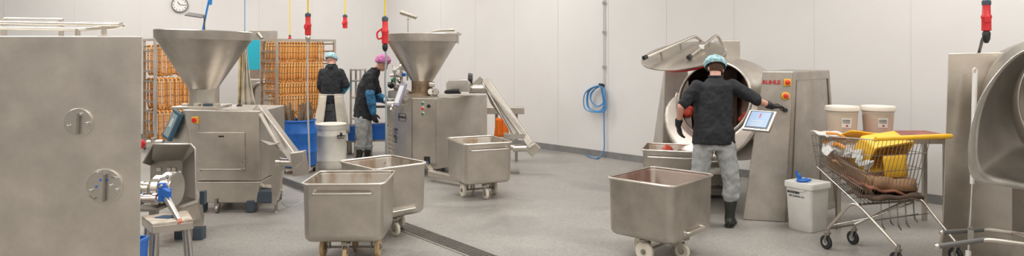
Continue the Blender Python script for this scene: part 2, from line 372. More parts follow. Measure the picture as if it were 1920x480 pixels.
# ---------------------------------------------------------------- tote carts
def make_cart(name, label, loc, rot, w, d, upper, lower, inner, wheelm=(WHEEL, WHEEL), h=.70, group=None, outer=None):
    t = thing(name, label, 'cart', (loc[0], loc[1], 0), rot, group)
    M = ROOTM[t.name]; z0 = .2
    q = MB(); q.T(M)
    rs = [rrect(w-.14, d-.14, .05, z0), rrect(w-.06, d-.06, .06, z0+.008), rrect(w-.02, d-.02, .065, z0+.03), rrect(w-.01, d-.01, .065, z0+.07), rrect(w, d, .06, h-.03), rrect(w+.02, d+.02, .065, h-.005)]
    q.rings(rs, cap1=False); q.mi = 1
    q.rings([rrect(w+.018, d+.018, .065, h-.004), rrect(w-.006, d-.006, .056, h-.03), rrect(w-.022, d-.022, .06, z0+.08), rrect(w-.1, d-.1, .05, z0+.02), rrect(w-.3, d-.3, .05, z0+.016)], cap0=False)
    tub = q.build('tub', [outer or ST, inner], t)
    q = MB(); q.T(M); q.tube(rrect(w+.018, d+.018, .065, h, 6), .0105, 8, closed=True); q.build('rim', ST2, t)
    def side(sd):
        return {'front': (V(1, 0, 0), V(0, -1, 0), d/2), 'back': (V(-1, 0, 0), V(0, 1, 0), d/2), 'left': (V(0, -1, 0), V(-1, 0, 0), w/2), 'right': (V(0, 1, 0), V(1, 0, 0), w/2)}[sd]
    for sd in upper:
        u, n, e = side(sd); c = n*(e+.035)+V(0, 0, h-.075); hw = .245 if sd in ('front', 'back') else .22
        q = MB(); q.T(M); q.tube(fillet([n*(e-.005)+u*-hw+V(0, 0, c.z), c-u*hw, c+u*hw, n*(e-.005)+u*hw+V(0, 0, c.z)], .02), .012, 10); q.build('push_handle', STP, t)
    for sd in lower:
        u, n, e = side(sd); hw = .15; c = n*(e+.03)+V(0, 0, z0+.075)
        q = MB(); q.T(M); q.tube(fillet([n*(e-.012)+u*-hw+V(0, 0, c.z), c-u*hw, c+u*hw, n*(e-.012)+u*hw+V(0, 0, c.z)], .02), .011, 10)
        q.box(n*(e-.004)+V(0, 0, c.z), (2*hw+.07, .012, .05) if abs(u.x) > .5 else (.012, 2*hw+.07, .05)); q.build('tilt_handle', ST2, t)
    q = MB(); q.T(M); q.box((0, 0, .185), (w-.1, .05, .025)); q.box((0, 0, .185), (.05, d-.1, .025)); q.tube([(-w/2+.06, 0, .085), (w/2-.06, 0, .085)], .011, 8)
    for s in (-1, 1): q.box((s*(w/2-.155), 0, .135), (.012, .06, .12))
    q.build('chassis', STD, t, bev=.003)
    def wheel(x, y, r, wd, ax, mm):
        q = MB(); q.T(M); ax = Vector(ax)
        q.lathe([(r*.55, -wd/2+.004), (r*.86, -wd/2), (r, -wd/2+.008), (r, wd/2-.008), (r*.86, wd/2), (r*.55, wd/2-.004)], (x, y, r), ax, 28)
        o = q.build('wheel', mm, t)
        q = MB(); q.T(M); q.lathe([(.024, -wd/2-.006), (.024, wd/2+.006)], (x, y, r), ax, 14); q.build('hub', STD, o)
    for s in (-1, 1): wheel(s*(w/2-.1), 0, .085, .042, (1, 0, 0), wheelm[0])
    for s in (-1, 1):
        y = s*(d/2-.13); wheel(0, y+s*.02, .068, .036, (1, 0, 0), wheelm[1])
        q = MB(); q.T(M); q.box((0, y, .165), (.07, .07, .02))
        for k in (-1, 1): q.hexa([(k*.024-.003, y+s*.005, .06), (k*.024+.003, y+s*.005, .06), (k*.024+.003, y+s*.035, .06), (k*.024-.003, y+s*.035, .06)], [(k*.024-.003, y-s*.02, .16), (k*.024+.003, y-s*.02, .16), (k*.024+.003, y+s*.03, .16), (k*.024-.003, y+s*.03, .16)])
        q.build('castor_fork', ST, t, smooth=False)
    return t
cartA = make_cart('tote_cart', 'near steel tote cart with long bar handle facing the camera and tan side wheels', (-1.43, 6.05), math.radians(1), .68, .62, ['front'], ['back'], STIN, (WTAN, WTAN))
cartB = make_cart('tote_cart', 'steel tote cart turned cornerwise right behind the near cart by the drain', (-1.305, 6.90), math.radians(43), .60, .68, ['back'], ['front'], STIN)
cartC = make_cart('tote_cart', 'small looking steel tote cart in front of the far hopper machine', (-.42, 8.65), math.radians(24), .62, .70, ['front'], ['back'], STIN)
cartD = make_cart('tote_cart', 'steel tote cart with reddish stained inside standing nearest on the right', (1.335, 6.12), math.radians(48), .76, .64, ['back'], ['front'], STRED, outer=STW)
cartE = make_cart('tote_cart', 'steel tote cart holding red meat under the open mixing drum', (1.87, 7.98), math.radians(-17), .62, .60, ['front'], ['back'], STIN, outer=STW)
# meat heap in the cart under the drum
Mc = ROOTM[cartE.name]
q = MB(); q.T(Mc)
g = []
for i in range(17):
    row = []
    for j in range(17):
        x = -.27+.54*i/16; y = -.26+.52*j/16; e = min(1, min(x+.27, .27-x, y+.26, .26-y)/.05)
        z = .50+.02*noise.noise(V(x*9, y*9, 3))+.22*math.exp(-(((x+.05)/.11)**2+((y+.02)/.13)**2))+.03*noise.noise(V(x*22, y*22, 1))
        row.append(V(x, y, z*e+.44*(1-e)))
    g.append(row)
q.patch(g); tag(q.build('meat_heap', MEAT, smooth=True, angle=80, solid=.03), 'raw red meat heaped in the steel cart under the mixing drum', 'meat', kind='stuff')

# ---------------------------------------------------------------- filling machine with hopper, left
def hopper(t, cx, cy, zt, zr, zb, R, r, rim, tilt=0, mt=STW):
    M = Matrix.Translation((cx, cy, zr)) @ Matrix.Rotation(tilt, 4, 'Y')
    q = MB(); q.T(M)
    q.lathe([(r, zb-zr), (R, 0), (R+.012, .0), (R+.016, zt-zr), (R+.008, zt-zr+.008), (R-.004, zt-zr), (R-.008, .004), (r-.01, zb-zr+.01)], n=64, cap0=False, cap1=False)
    return q.build('hopper', mt, t, angle=25)
Y1 = 7.7
t = thing('filling_machine', 'steel sausage filling machine with wide hopper and hinged front door behind the near guard', 'machine', (P(415, 0, Y1).x, Y1+.4, 0))
X = lambda px, Y: (px-960)/F*Y
xl, xr = X(343, Y1), X(488, Y1)
q = MB(); q.hexa([(X(368, Y1), Y1, .36), (xr, Y1, .36), (xr, Y1+.85, .36), (xl, Y1+.85, .36)], [(xl, Y1, 1.165), (xr-.01, Y1, 1.15), (xr-.01, Y1+.85, 1.15), (xl, Y1+.85, 1.165)])
q.build('body', ST, t, smooth=False, bev=.012)
q = MB(); q.hexa([(X(376, Y1), Y1+.02, .11), (X(480, Y1), Y1+.02, .11), (X(480, Y1), Y1+.8, .11), (X(376, Y1), Y1+.8, .11)], [(X(366, Y1), Y1-.02, .355), (X(489, Y1), Y1-.02, .355), (X(489, Y1), Y1+.84, .355), (X(366, Y1), Y1+.84, .355)])
q.build('skirt', ST, t, smooth=False, bev=.008)
q = MB(); p = [P(343, 203, Y1+.06), P(306, 270, Y1+.06), P(330, 330, Y1+.06), P(372, 340, Y1+.06)]
q.prism(p, (0, .5, 0)); q.build('console', ST, t, smooth=False, bev=.008)
q = MB(); c = P(326, 234, Y1-.0); a = P(336, 208, Y1); b_ = P(312, 262, Y1)
d = (a-b_).normalized(); n_ = V(-.55, -.83, .1); Mf = frame((a+b_)/2, n_.cross(d) * -1, d)
q.T(Mf); q.box((0, 0, .0), (.15, .335, .05)); scr = q.build('touch_panel', mat('panel_frame_blue', (.05, .12, .18), .4), t, bev=.008)
q = MB(); q.T(Mf); q.box((0, .0, .027), (.105, .27, .004)); q.build('screen', mat('screen_grey', (.30, .38, .42), .25), scr, smooth=False)
q = MB(); q.T(Mf); q.box((0, .03, .031), (.045, .1, .003)); q.build('display_field', mat('display_pale', (.62, .65, .62), .4), scr, smooth=False)
dl, dr = X(372.5, Y1), X(460, Y1); dz0, dz1 = P(0, 318, Y1).z, P(0, 248, Y1).z
q = MB(); q.box(((dl+dr)/2, Y1-.010, (dz0+dz1)/2), (dr-dl, .016, dz1-dz0)); dor = q.build('door', ST2 if 0 else ST, t, bev=.004)
q = MB(); q.tube([(dl+.01, Y1-.022, dz0+.005), (dr-.01, Y1-.022, dz0+.005)], .009, 8); q.build('hinge_rod', STD, dor)
for x in (dl+.015, dr-.015):
    q = MB(); q.lathe([(.018, 0), (.018, .035)], (x, Y1-.005, dz0), (0, -1, 0), 14); q.lathe([(.010, 0), (.010, .03)], (x, Y1-.005, dz0+.09), (0, -1, 0), 12); q.build('hinge_knob', STP, dor)
q = MB(); q.box(((dl+dr)/2, Y1-.021, dz1-.045), (.06, .008, .018)); q.build('latch', BLACK, dor, bev=.003)
sw = P(366.5, 225, Y1)
q = MB(); q.box(sw+V(0, -.012, 0), (.072, .022, .072)); o = q.build('switch_plate', YEL, t, bev=.004)
q = MB(); q.lathe([(.026, 0), (.026, .02), (.02, .024)], sw+V(0, -.022, 0), (0, -1, 0), 20); q.box(sw+V(0, -.052, 0), (.014, .02, .05)); q.build('switch_knob', RED, o)
q = MB(); q.box(P(366.5, 238, Y1)+V(0, -.004, 0), (.08, .006, .055)); q.build('plate', ST2, t, smooth=False)
for px in (385, 412, 475):
    x = X(px, Y1+.1)
    q = MB()
    if px == 412:
        q.tube([(x, Y1-.0, .16), (x, Y1-.0, .06)], .016, 10); q.lathe([(.03, -.016), (.045, -.012), (.045, .012), (.03, .016)], (x+.02, Y1, .045), (1, 0, 0), 16); q.box((x+.02, Y1, .09), (.05, .05, .04)); q.build('castor', STD, t)
    else:
        q.box((x-.02 if px < 400 else x, Y1+.06, .07), (.09, .12, .13)); q.build('foot', BGREY, t, bev=.01)
for px in (385, 475):
    q = MB(); q.box((X(px, Y1+.1), Y1+.7, .065), (.09, .12, .13)); q.build('foot', BGREY, t, bev=.01)
HX, HY = X(383, 8.1), 8.1
q = MB(); q.lathe([(.155, 1.16), (.155, 1.36)], (HX-.01, HY, 0), n=40)
q.lathe([(.165, 1.345), (.165, 1.375)], (HX-.01, HY, 0), n=40); q.build('collar', ST, t)
for px, wd, mm in ((349, .07, ST2), (370, .06, ST), (390, .09, BGREY), (406, .06, ST)):
    q = MB(); q.box(P(px, 200, Y1+.22)+V(0, 0, .0), (wd, .08, .075)); q.build('clamp', mm, t, bev=.008)
q = MB(); q.box((HX, HY-.05, 1.175), (.50, .5, .03)); q.build('deck_plate', ST, t, bev=.006)
hopper(t, HX, HY, 2.06, 1.965, 1.365, .525, .15, 1, math.radians(1.6))
# lift arm and its column on the right of this machine
Ya = 7.75
q = MB(); a, b_ = P(484, 203, Ya+.15), P(566, 312, Ya-.12)
q.bar(a, b_, .11, .155, up=(0, 1, 0)); arm = q.build('lift_arm', ST, t, bev=.01)
q = MB(); q.bar(P(559, 284, Ya-.13), P(565, 328, Ya-.13), .15, .12, up=(0, 1, 0)); q.build('arm_end', ST, arm, bev=.008)
q = MB(); q.bar(P(488, 213, Ya-.1), P(521, 270, Ya-.2), .03, .05, up=(0, 1, 0)); q.build('rod', ST2, arm, bev=.004)
q = MB(); q.prism([P(485, 205, Ya-.02), P(523, 270, Ya-.08), P(505, 272, Ya-.08), P(487, 262, Ya-.05)], (0, .02, 0)); q.build('guard_plate', STD, arm, smooth=False)
q = MB(); q.tube([P(515, 304, Ya), P(560, 305, Ya)], .048, 20); q.tube([P(519, 304, Ya), P(527, 304.4, Ya)], .06, 20); q.build('pivot_tube', ST2, t)
q = MB(); q.prism([P(504, 264, Ya-.05), P(510, 262, Ya-.05), P(523, 285, Ya-.05), P(525, 356, Ya-.05), P(516, 385, Ya-.05), P(509, 385, Ya-.05), P(508, 300, Ya-.05)], (0, .09, 0)); q.build('column', ST, t, smooth=False, bev=.006)
q = MB(); q.box(P(503, 368, Ya)+V(0, .05, 0), (.22, .2, .14)); q.build('motor', BGREY, t, bev=.015)
q = MB(); q.tube([P(525, 356, Ya-.06), P(533, 360, Ya-.1), P(532, 366, Ya-.12)], .011, 8); q.build('lever', ST2, t)
q = MB(); x = X(518, Ya); q.tube([(x, Ya, .12), (x, Ya, .012)], .018, 10); q.lathe([(.03, 0), (.025, .015)], (x, Ya, 0)); q.build('levelling_foot', STD, t)
q = MB(); q.tube([P(493, 250, Ya+.2), P(493, 345, Ya+.2)], .02, 10); q.tube([P(480, 350, Ya+.1), P(510, 352, Ya+.1)], .03, 10); q.build('strut', ST, t)
q = MB(); q.tube(smooth_path([P(527, 378, Ya), V(X(535, 7.9), 7.95, .02), FL(553, 384), FL(565, 379), FL(572, 372)]), .006, 6)
tag(q.build('power_cable', GCAB), 'thin grey cable lying on the floor beside the lift arm of the near filling machine', 'cable')
# level sensor + hose above it
q = MB(); c = P(366, 28, HY); q.bar(P(350, 26, HY-.1), P(382, 31, HY-.1), .10, .012, up=(0, -.4, 1)); q.tube([P(380, 29, HY-.1), P(383, 34, HY-.05), P(384, 62, HY)], .008, 8); q.box(P(384, 64, HY), (.03, .03, .05)); q.build('level_sensor', mat('sensor_dark_grey', (.16, .15, .145), .5), t, bev=.003)
q = MB(); q.tube(smooth_path([V(X(404, HY), HY-.02, CEIL), P(397, -20, HY-.02), P(392, 0, HY-.02), P(386, 28, HY-.02), P(380, 59, HY-.02)]), .012, 8)
tag(q.build('air_hose', HOSE), 'blue air hose coming down into the wide hopper under the wall clock', 'hose')

# ---------------------------------------------------------------- guard hood, grinder barrel and bench
t = thing('guard_hood', 'open steel guard hood standing around the round grinder head beside the bench', 'guard', (X(325, 6.5), 6.6, 0))
Yf, Yb = 6.3, 6.85
o_f = [P(268, 306, Yf), P(287, 270, Yf), P(358, 270, Yf), P(366, 279, Yf), P(368, 374, Yf), P(330, 388, Yf), P(268, 388, Yf)]
o_b = [P(282, 310, Yb), P(284, 302, Yb), P(340, 300, Yb), P(343, 306, Yb), P(343, 366, Yb), P(330, 372, Yb), P(282, 372, Yb)]
q = MB(); A = q.vs(o_f); B = q.vs(o_b)
for i in range(0, 4): q.f([A[i], A[i+1], B[i+1], B[i]])
q.f([A[4], A[5], B[5], B[4]])
q.f(B)
q.build('hood', STD, t, smooth=False, solid=.012)
q = MB(); q.tube([o_f[0], o_f[1], o_f[2], o_f[3], o_f[4]], .008, 6); q.build('edge', ST2, t)
for px, wd in ((299, .045), (318, .04), (327, .04)):
    q = MB(); q.box(P(px, 317.5, Yb)+V(0, -.012, 0), (wd, .006, .035)); q.build('slot', ST2, t, smooth=False)
q = MB(); q.hexa([(X(325, 6.6), 6.6, .12), (X(382, 6.6), 6.6, .12), (X(383, 7.0), 7.0, .12), (X(330, 7.0), 7.0, .12)], [(X(330, 6.6), 6.6, .26), (X(370, 6.6), 6.6, .36), (X(376, 7.0), 7.0, .36), (X(335, 7.0), 7.0, .26)]); q.build('base', ST, t, smooth=False, bev=.006)
for px, y in ((381, 6.62), (343, 6.66)):
    q = MB(); q.box((X(px, 6.7), y, .06), (.09, .1, .12)); q.build('foot', BGREY, t, bev=.008)
q = MB(); q.box(P(381, 370, 6.6), (.05, .06, .13)); q.build('bumper', BGREY, t, bev=.008)
q = MB(); q.box(((o_f[0].x+o_f[5].x)/2, 6.58, .15), (.3, .4, .03)); q.tube([(X(290, 6.6), 6.6, .0), (X(290, 6.6), 6.6, o_b[6].z+.02)], .03, 10); q.tube([(X(320, 6.6), 6.75, .0), (X(320, 6.6), 6.75, o_b[6].z+.02)], .03, 10); q.build('stand', STD, t)

Yg = 5.78; zc = P(0, 354, Yg).z
t = thing('grinder_head', 'shiny round grinder head with blue clamp and long pink tipped lever at the cabinet edge', 'grinder', (X(296, Yg), Yg, 0))
x0 = X(240, Yg)
q = MB(); s_ = 1/F*Yg
prof = [(.055, 0), (.055, 22*s_), (.062, 22*s_), (.062, 31*s_), (.056, 31*s_), (.056, 42*s_), (.062, 42*s_), (.085, 46*s_), (.118, 54*s_), (.118, 66*s_), (.112, 67*s_), (.112, 69*s_), (.14, 70*s_), (.146, 74*s_), (.146, 88*s_), (.138, 92*s_), (.07, 92.5*s_)]
q.lathe(prof, (x0, Yg, zc), (1, 0, 0), 48); q.build('barrel', STP, t, angle=30)
for a in (50, 130, 250, 310):
    q = MB(); cc = V(x0+85*s_, Yg+math.cos(math.radians(a))*.145, zc+math.sin(math.radians(a))*.145)
    q.lathe([(.016, -.02), (.016, .02)], cc, (0, math.cos(math.radians(a)), math.sin(math.radians(a))), 12); q.build('locking_knob', STP, t)
zp = P(0, 373, Yg-.2).z
q = MB(); q.lathe([(.034, 0), (.034, 24*s_), (.042, 24*s_), (.042, 28*s_), (.034, 28*s_), (.034, 44*s_), (.048, 46*s_), (.048, 54*s_), (.036, 56*s_), (.036, 62*s_)], (X(240, Yg-.2), Yg-.2, zp), (1, 0, 0), 28); q.build('outlet_pipe', STP, t)
q = MB(); q.lathe([(.05, 0), (.05, 7*s_)], (X(257, Yg-.2), Yg-.2, zp), (1, 0, 0), 24); q.build('pipe_ring', BLUEP, t)
q = MB(); q.box(P(309, 365, Yg-.2), (.075, .09, .10)); q.box(P(304, 350, Yg-.2), (.055, .05, .065)); q.bar(P(300, 357, Yg-.22), P(318, 366, Yg-.26), .035, .07); o = q.build('clamp', BLUEP, t, bev=.010)
q = MB(); q.lathe([(.012, 0), (.012, .03)], P(303.5, 348, Yg-.225), (0, -1, 0), 12); q.build('clamp_bolt', STP, o)
q = MB(); q.ball(P(300, 364, Yg-.22), .03, 12, (.5, .8, 1.1)); q.build('meat_scrap', MEAT, o)
h0, h1 = P(313, 372, Yg-.24), P(336, 414, 5.27); hd = (h1-h0).normalized()
q = MB(); q.tube([h0, h0+hd*.02, h1], [.024, .026, .022], 16); hl = q.build('lever', ST2, t)
q = MB(); q.tube([h1, h1+hd*.045], .022, 16); q.build('lever_tip', mat('tip_pink', (.75, .28, .20), .5, col2=(.6, .18, .14), scale=30), hl, bev=.006)
q = MB(); q.box(P(275, 388, Yg-.1), (.30, .24, .025)); q.box(P(258, 388, Yg-.05), (.1, .1, .02)); q.build('tray', STD, t, bev=.004)
q = MB(); q.box((X(283, Yg), Yg+.05, (zc-.1)/2), (.06, .06, zc-.1)); q.box((X(283, Yg), Yg+.05, .015), (.22, .2, .03)); q.build('pedestal', STD, t, bev=.004)

# bench
zb_ = .5; BC = [V(-2.71, 5.14, 0), V(-2.465, 5.28, 0), V(-2.65, 5.58, 0), V(-2.93, 5.40, 0)]
t = thing('low_bench', 'low steel bench with a worn cream board on top beside the huge cabinet', 'bench', (-2.69, 5.35, 0))
bcn = sum(BC, V(0, 0, 0))/4
q = MB(); q.hexa([p+V(0, 0, zb_-.06) for p in BC], [p+V(0, 0, zb_-.004) for p in BC]); q.build('frame', ST, t, bev=.004)
for p in BC:
    a_ = p+(bcn-p).normalized()*.05; q = MB(); q.tube([a_+V(0, 0, zb_-.06), a_-(bcn-p).normalized()*.055], .019, 12); q.build('leg', ST, t)
q = MB(); BI = [p+(bcn-p).normalized()*.004 for p in BC]; q.hexa([p+V(0, 0, zb_-.003) for p in BI], [p+V(0, 0, zb_+.014) for p in BI]); q.build('board_top', mat('board_worn', (.74, .68, .58), .6, col2=(.45, .36, .27), scale=11), t, smooth=False)
q = MB(); c = V(-2.70, 5.36, zb_+.0145); q.hexa([c+V(-.09, -.035, 0), c+V(.02, -.05, 0), c+V(.08, -.01, 0), c+V(.06, .045, 0), c+V(-.06, .04, 0)], [c+V(-.09, -.035, .006), c+V(.02, -.05, .006), c+V(.08, -.01, .006), c+V(.06, .045, .006), c+V(-.06, .04, .006)])
tag(q.build('cutting_template', mat('blue_grey_mat', (.06, .12, .22), .5), bev=.002), 'small dark blue flat mat lying on the worn cream bench top', 'mat')
q = MB(); q.rings([rrect(.3, .3, .03, 0, 4, -3.05, 5.0), rrect(.34, .34, .03, .36, 4, -3.05, 5.0), rrect(.36, .36, .03, .365, 4, -3.05, 5.0), rrect(.36, .36, .03, .385, 4, -3.05, 5.0)], cap1=False)
xb = X(264.5, 5.0)
q = MB(); cxb = xb-.17; q.rings([rrect(.3, .3, .03, 0, 4, cxb, 4.97), rrect(.33, .33, .03, .40, 4, cxb, 4.97), rrect(.34, .34, .03, .405, 4, cxb, 4.97), rrect(.34, .34, .03, .43, 4, cxb, 4.97), rrect(.31, .31, .03, .43, 4, cxb, 4.97), rrect(.28, .28, .03, .02, 4, cxb, 4.97)])
tag(q.build('waste_bin', BLUEP), 'blue plastic bin showing as a sliver between the huge cabinet and the low bench', 'bin')
# bracket with red knob behind the hood (seen against the left rack)
t = thing('valve_stand', 'small steel valve bracket with red knob in front of the left sausage rack', 'valve', (X(285, 8.6), 8.6, 0))
q = MB(); q.tube([P(276, 267, 8.6), P(306, 266, 8.6)], .03, 12); q.tube([P(288, 258, 8.6), P(288, 267, 8.6)], .035, 12); q.tube([(X(290, 8.6), 8.6, P(0, 268, 8.6).z), (X(290, 8.6), 8.6, 0)], .025, 10); q.lathe([(.12, 0), (.12, .02)], (X(290, 8.6), 8.6, 0)); q.build('body', ST2, t)
q = MB(); q.ball(P(266, 270, 8.6), .05, 14, (.8, .8, 1.2)); q.tube([P(266, 270, 8.6), P(280, 268, 8.6)], .015, 8); q.build('knob', RED, t)

# ---------------------------------------------------------------- second filling machine (centre)
E1 = V(X(772, 10.08), 10.08, 0); E2 = V(X(817.5, 9.98), 9.98, 0); E3 = V(X(914, 10.85), 10.85, 0); E4 = E3+V(-.75, .32, 0)
zt = 1.145
t = thing('filling_machine', 'steel sausage filling machine with coloured buttons and tall hopper behind the middle cart', 'machine', ((E1.x+E3.x)/2, 10.6, 0))
up = lambda p, z: V(p.x, p.y, z)
q = MB(); q.hexa([up(E1, .1), up(E2, .1), up(E3, .1), up(E4, .1)], [up(E1, zt), up(E2, zt), up(E3, zt), up(E4, zt)]); q.build('body', ST, t, smooth=False, bev=.014)
q = MB(); q.tube([up(E2, .15)+V(0, -.004, 0), up(E2, zt-.03)+V(0, -.004, 0)], .006, 6); q.tube([up(E1, .15)+V(0, -.004, 0), up(E1, zt-.03)+V(0, -.004, 0)], .006, 6); q.build('panel_joint', STD, t)
W0 = V(X(738, 10.3), 10.32, 0)
wed = [up(E1, .1), up(E1, zt), P(759, 177, 10.17), P(731, 212, 10.33), P(738, 226, 10.32), up(W0, .1)]
q = MB(); q.prism(wed, (.2, .55, 0)); q.build('console', ST, t, smooth=False, bev=.008)
dw = (E1-W0).normalized(); nw = V(dw.y, -dw.x, 0)
def onw(px, py): # point on the wedge's front face
    k = (px-960)/F; s = (k*W0.y-W0.x)/(dw.x-k*dw.y); p = W0+dw*s; return V(p.x, p.y, H-(py-HOR)/F*p.y)+nw*.004
Mw = frame(onw(754.5, 220), dw, (0, 0, 1))
q = MB(); q.T(Mw); r0 = rrect(.155, .115, .03, 0, 5); q.tube(r0, .004, 6, closed=True); q.build('badge', BLACK, t)
text_mesh('VEMAG', .052, Mw, 'badge_text', BLACK, t)
text_mesh('HP10', .10, frame(onw(742.5, 254), (0, 0, 1), -dw), 'model_text', BLACK, t)
fdir = (E2-E1).normalized(); fn = V(fdir.y, -fdir.x, 0)
def onf(px, py):
    k = (px-960)/F; s = (k*E1.y-E1.x)/(fdir.x-k*fdir.y); p = E1+fdir*s; return V(p.x, p.y, H-(py-HOR)/F*p.y)
mat('button_green', (.02, .20, .09), .4)
for py, mm in ((194, MATS['button_green']), (203.5, RED), (213.5, MATS['button_green'])):
    c = onf(792.8, py)
    q = MB(); q.lathe([(.03, 0), (.03, .006), (.024, .008)], c, fn, 18); o = q.build('button_ring', STP, t)
    q = MB(); q.lathe([(.02, .006), (.02, .014), (.014, .018)], c, fn, 16); q.build('button', mm, o)
c = onf(804, 199)
q = MB(); q.lathe([(.026, 0), (.026, .012)], c, fn, 18); q.box(c+fn*.022, (.05, .022, .014)); q.build('selector_switch', BLACK, t)
c = onf(802, 303)
q = MB(); q.box(c, (.11, .02, .15)); q.build('outlet_cover', BLACK, t, bev=.004)
q = MB(); q.box(c+fn*.012, (.02, .006, .02)); q.build('outlet_mark', BLUEP, t, smooth=False)
for px, py in ((821, 190), (821, 314)):
    p = P(px, py, 10.05); q = MB(); q.lathe([(.012, 0), (.012, .012)], p, (.9, -.43, 0), 10); q.build('hinge_bolt', STP, t)
for p in (E1, E2, E3, E4):
    cc = (E1+E2+E3+E4)/4; pp = p+(cc-p).normalized()*.14; q = MB(); q.tube([up(pp, .12), up(pp, .0)], .035, 12); q.build('foot', BGREY, t)
# tray arm in front (low)
q = MB(); q.bar(P(806, 324, 9.6), P(870, 338, 9.25), .10, .075); q.tube([P(868, 335, 9.25), P(876, 336, 9.2)], .05, 12); q.bar(P(812, 326, 9.65), up(E1+V(.15, .1, 0), .22), .06, .06); q.build('fork_arm', ST, t, bev=.006)
q = MB(); q.box(V(X(812, 9.65), 9.65, .06), (.07, .07, .12)); q.build('fork_support', ST, t, bev=.006)
# hopper
HX2, HY2 = X(791.5, 10.7), 10.7
q = MB(); q.lathe([(.20, zt), (.20, zt+.06), (.165, zt+.06), (.165, zt+.235)], (HX2, HY2, 0), n=36); q.build('collar', mat('stained_metal', (.30, .22, .15), .4, metal=1, noise_amt=.4, scale=6), t)
hopper(t, HX2, HY2, 2.10, 1.985, 1.37, .545, .17, 1)
for dx, mm, r in ((-.20, ST2, .035), (.17, ST2, .045), (.24, STD, .05)):
    q = MB(); q.lathe([(r, 0), (r, .09)], (HX2+dx, HY2-.22, zt+.06), (0, -1, .15), 16); q.tube([(HX2+dx, HY2-.2, zt), (HX2+dx, HY2-.2, zt+.1)], .018, 8); q.build('clamp', mm, t)
q = MB(); q.tube([P(805, 158, 10.4), P(815, 158, 10.4)], .04, 14); q.build('clamp', ST2, t)
q = MB(); q.box((HX2+.562, HY2, 2.045), (.03, .08, .19)); q.box((HX2+.59, HY2, 2.10), (.05, .06, .04)); q.tube([P(808, 60, 10.6), P(826, 57, 10.6), P(852, 56, 10.6)], [.006, .02, .022], 8); q.build('lid_bracket', ST, t, bev=.004)
q = MB(); q.tube([P(765, 64, 10.7), P(765, 36, 10.7)], .009, 8); q.bar(P(751, 23, 10.7), P(782, 33, 10.7), .09, .045, up=(0, -.3, 1)); q.box(P(765, 36, 10.7), (.03, .03, .04)); q.build('level_sensor', ST, t, bev=.004)
# motor housing + handle on top
q = MB(); a = P(858, 175, 10.5); Yq = 10.45
q.prism([P(837, 172, Yq), P(836, 155, Yq), P(840, 150, Yq), P(876, 149, Yq), P(882, 156, Yq), P(882, 172, Yq)], (0.1, .35, 0)); q.build('motor_housing', ST2, t, smooth=False, bev=.012)
q = MB(); q.tube([P(878, 150, Yq+.15), P(886, 150, Yq+.15)], [.11, .10], 18); q.build('motor_ring', BLACK, t)
q = MB(); q.tube([P(833, 174, 10.12), P(836, 172, 10.12), P(852, 170, 10.12), P(861, 170, 10.12)], [.01, .026, .026, .03], 12); q.box(P(850, 174, 10.14), (.22, .06, .03)); q.build('handle', BLACK, t)
# display on the console
Md = frame(P(750, 177, 10.05), V(.35, -.75, -.0), V(.32, .10, .9)) ; Md = frame(P(750, 178, 10.02), (.8, -.6, 0), (.33, .30, .9))
q = MB(); q.T(Md); q.box((0, 0, 0), (.13, .36, .035)); o = q.build('display', mat('display_mauve', (.30, .27, .38), .4), t, bev=.01)
q = MB(); q.T(Md); q.box((-.0, 0, .02), (.085, .28, .006)); q.build('screen', mat('screen_white', (.75, .77, .8), .3), o, smooth=False)
q = MB(); q.tube([P(752, 185, 10.1), P(760, 196, 10.25)], .03, 10); q.build('display_arm', ST2, t)
for px, py in ((746, 193), (741, 201), (738, 207)):
    q = MB(); q.lathe([(.028, 0), (.028, .05), (.016, .06)], P(px, py, 10.18), (-.6, -.6, .5), 14); q.build('knob', STP, t)
# lift arm
Yl = 10.6
q = MB(); q.bar(P(911, 150, Yl), P(999, 276, Yl-.35), .11, .17, up=(0, 1, 0)); arm = q.build('lift_arm', ST, t, bev=.01)
q = MB(); q.bar(P(886, 168, Yl-.02), P(905, 148, Yl), .12, .06, up=(0, 1, 0)); q.build('crank_plate', STD, arm, bev=.006)
q = MB(); q.bar(P(990, 286, Yl-.35), P(1006, 270, Yl-.35), .17, .14, up=(0, 1, 0)); q.build('arm_end', ST, arm, bev=.008)
q = MB(); q.tube([P(905, 155, Yl-.15), P(962, 256, Yl-.3)], .012, 8); q.tube([P(905, 158, Yl-.15), P(984, 252, Yl-.45)], .012, 8); q.build('rod', STP, arm)
q = MB(); q.prism([P(906, 160, Yl-.05), P(913, 166, Yl-.05), P(981, 254, Yl-.3), P(965, 256, Yl-.3), P(920, 194, Yl-.1)], (0, .02, 0)); q.build('guard_plate', STD, arm, smooth=False)
q = MB(); q.tube([P(880, 166, Yl), P(912, 166, Yl)], .075, 20); q.build('pivot_tube', ST2, t)
q = MB(); q.tube([P(962, 278, Yl-.35), P(994, 277, Yl-.35)], .055, 18); q.bar(P(945, 256, Yl-.35), P(984, 255, Yl-.35), .08, .07); q.tube([P(950, 274, Yl-.35), P(964, 276, Yl-.35)], .045, 14); q.build('end_tube', ST2, arm)
q = MB(); q.box((X(948, 10.3), 10.3, .3), (.06, .06, .6)); q.box((X(955, 10.3), 10.3, .02), (.3, .2, .04)); q.build('arm_support', STD, t, bev=.004)
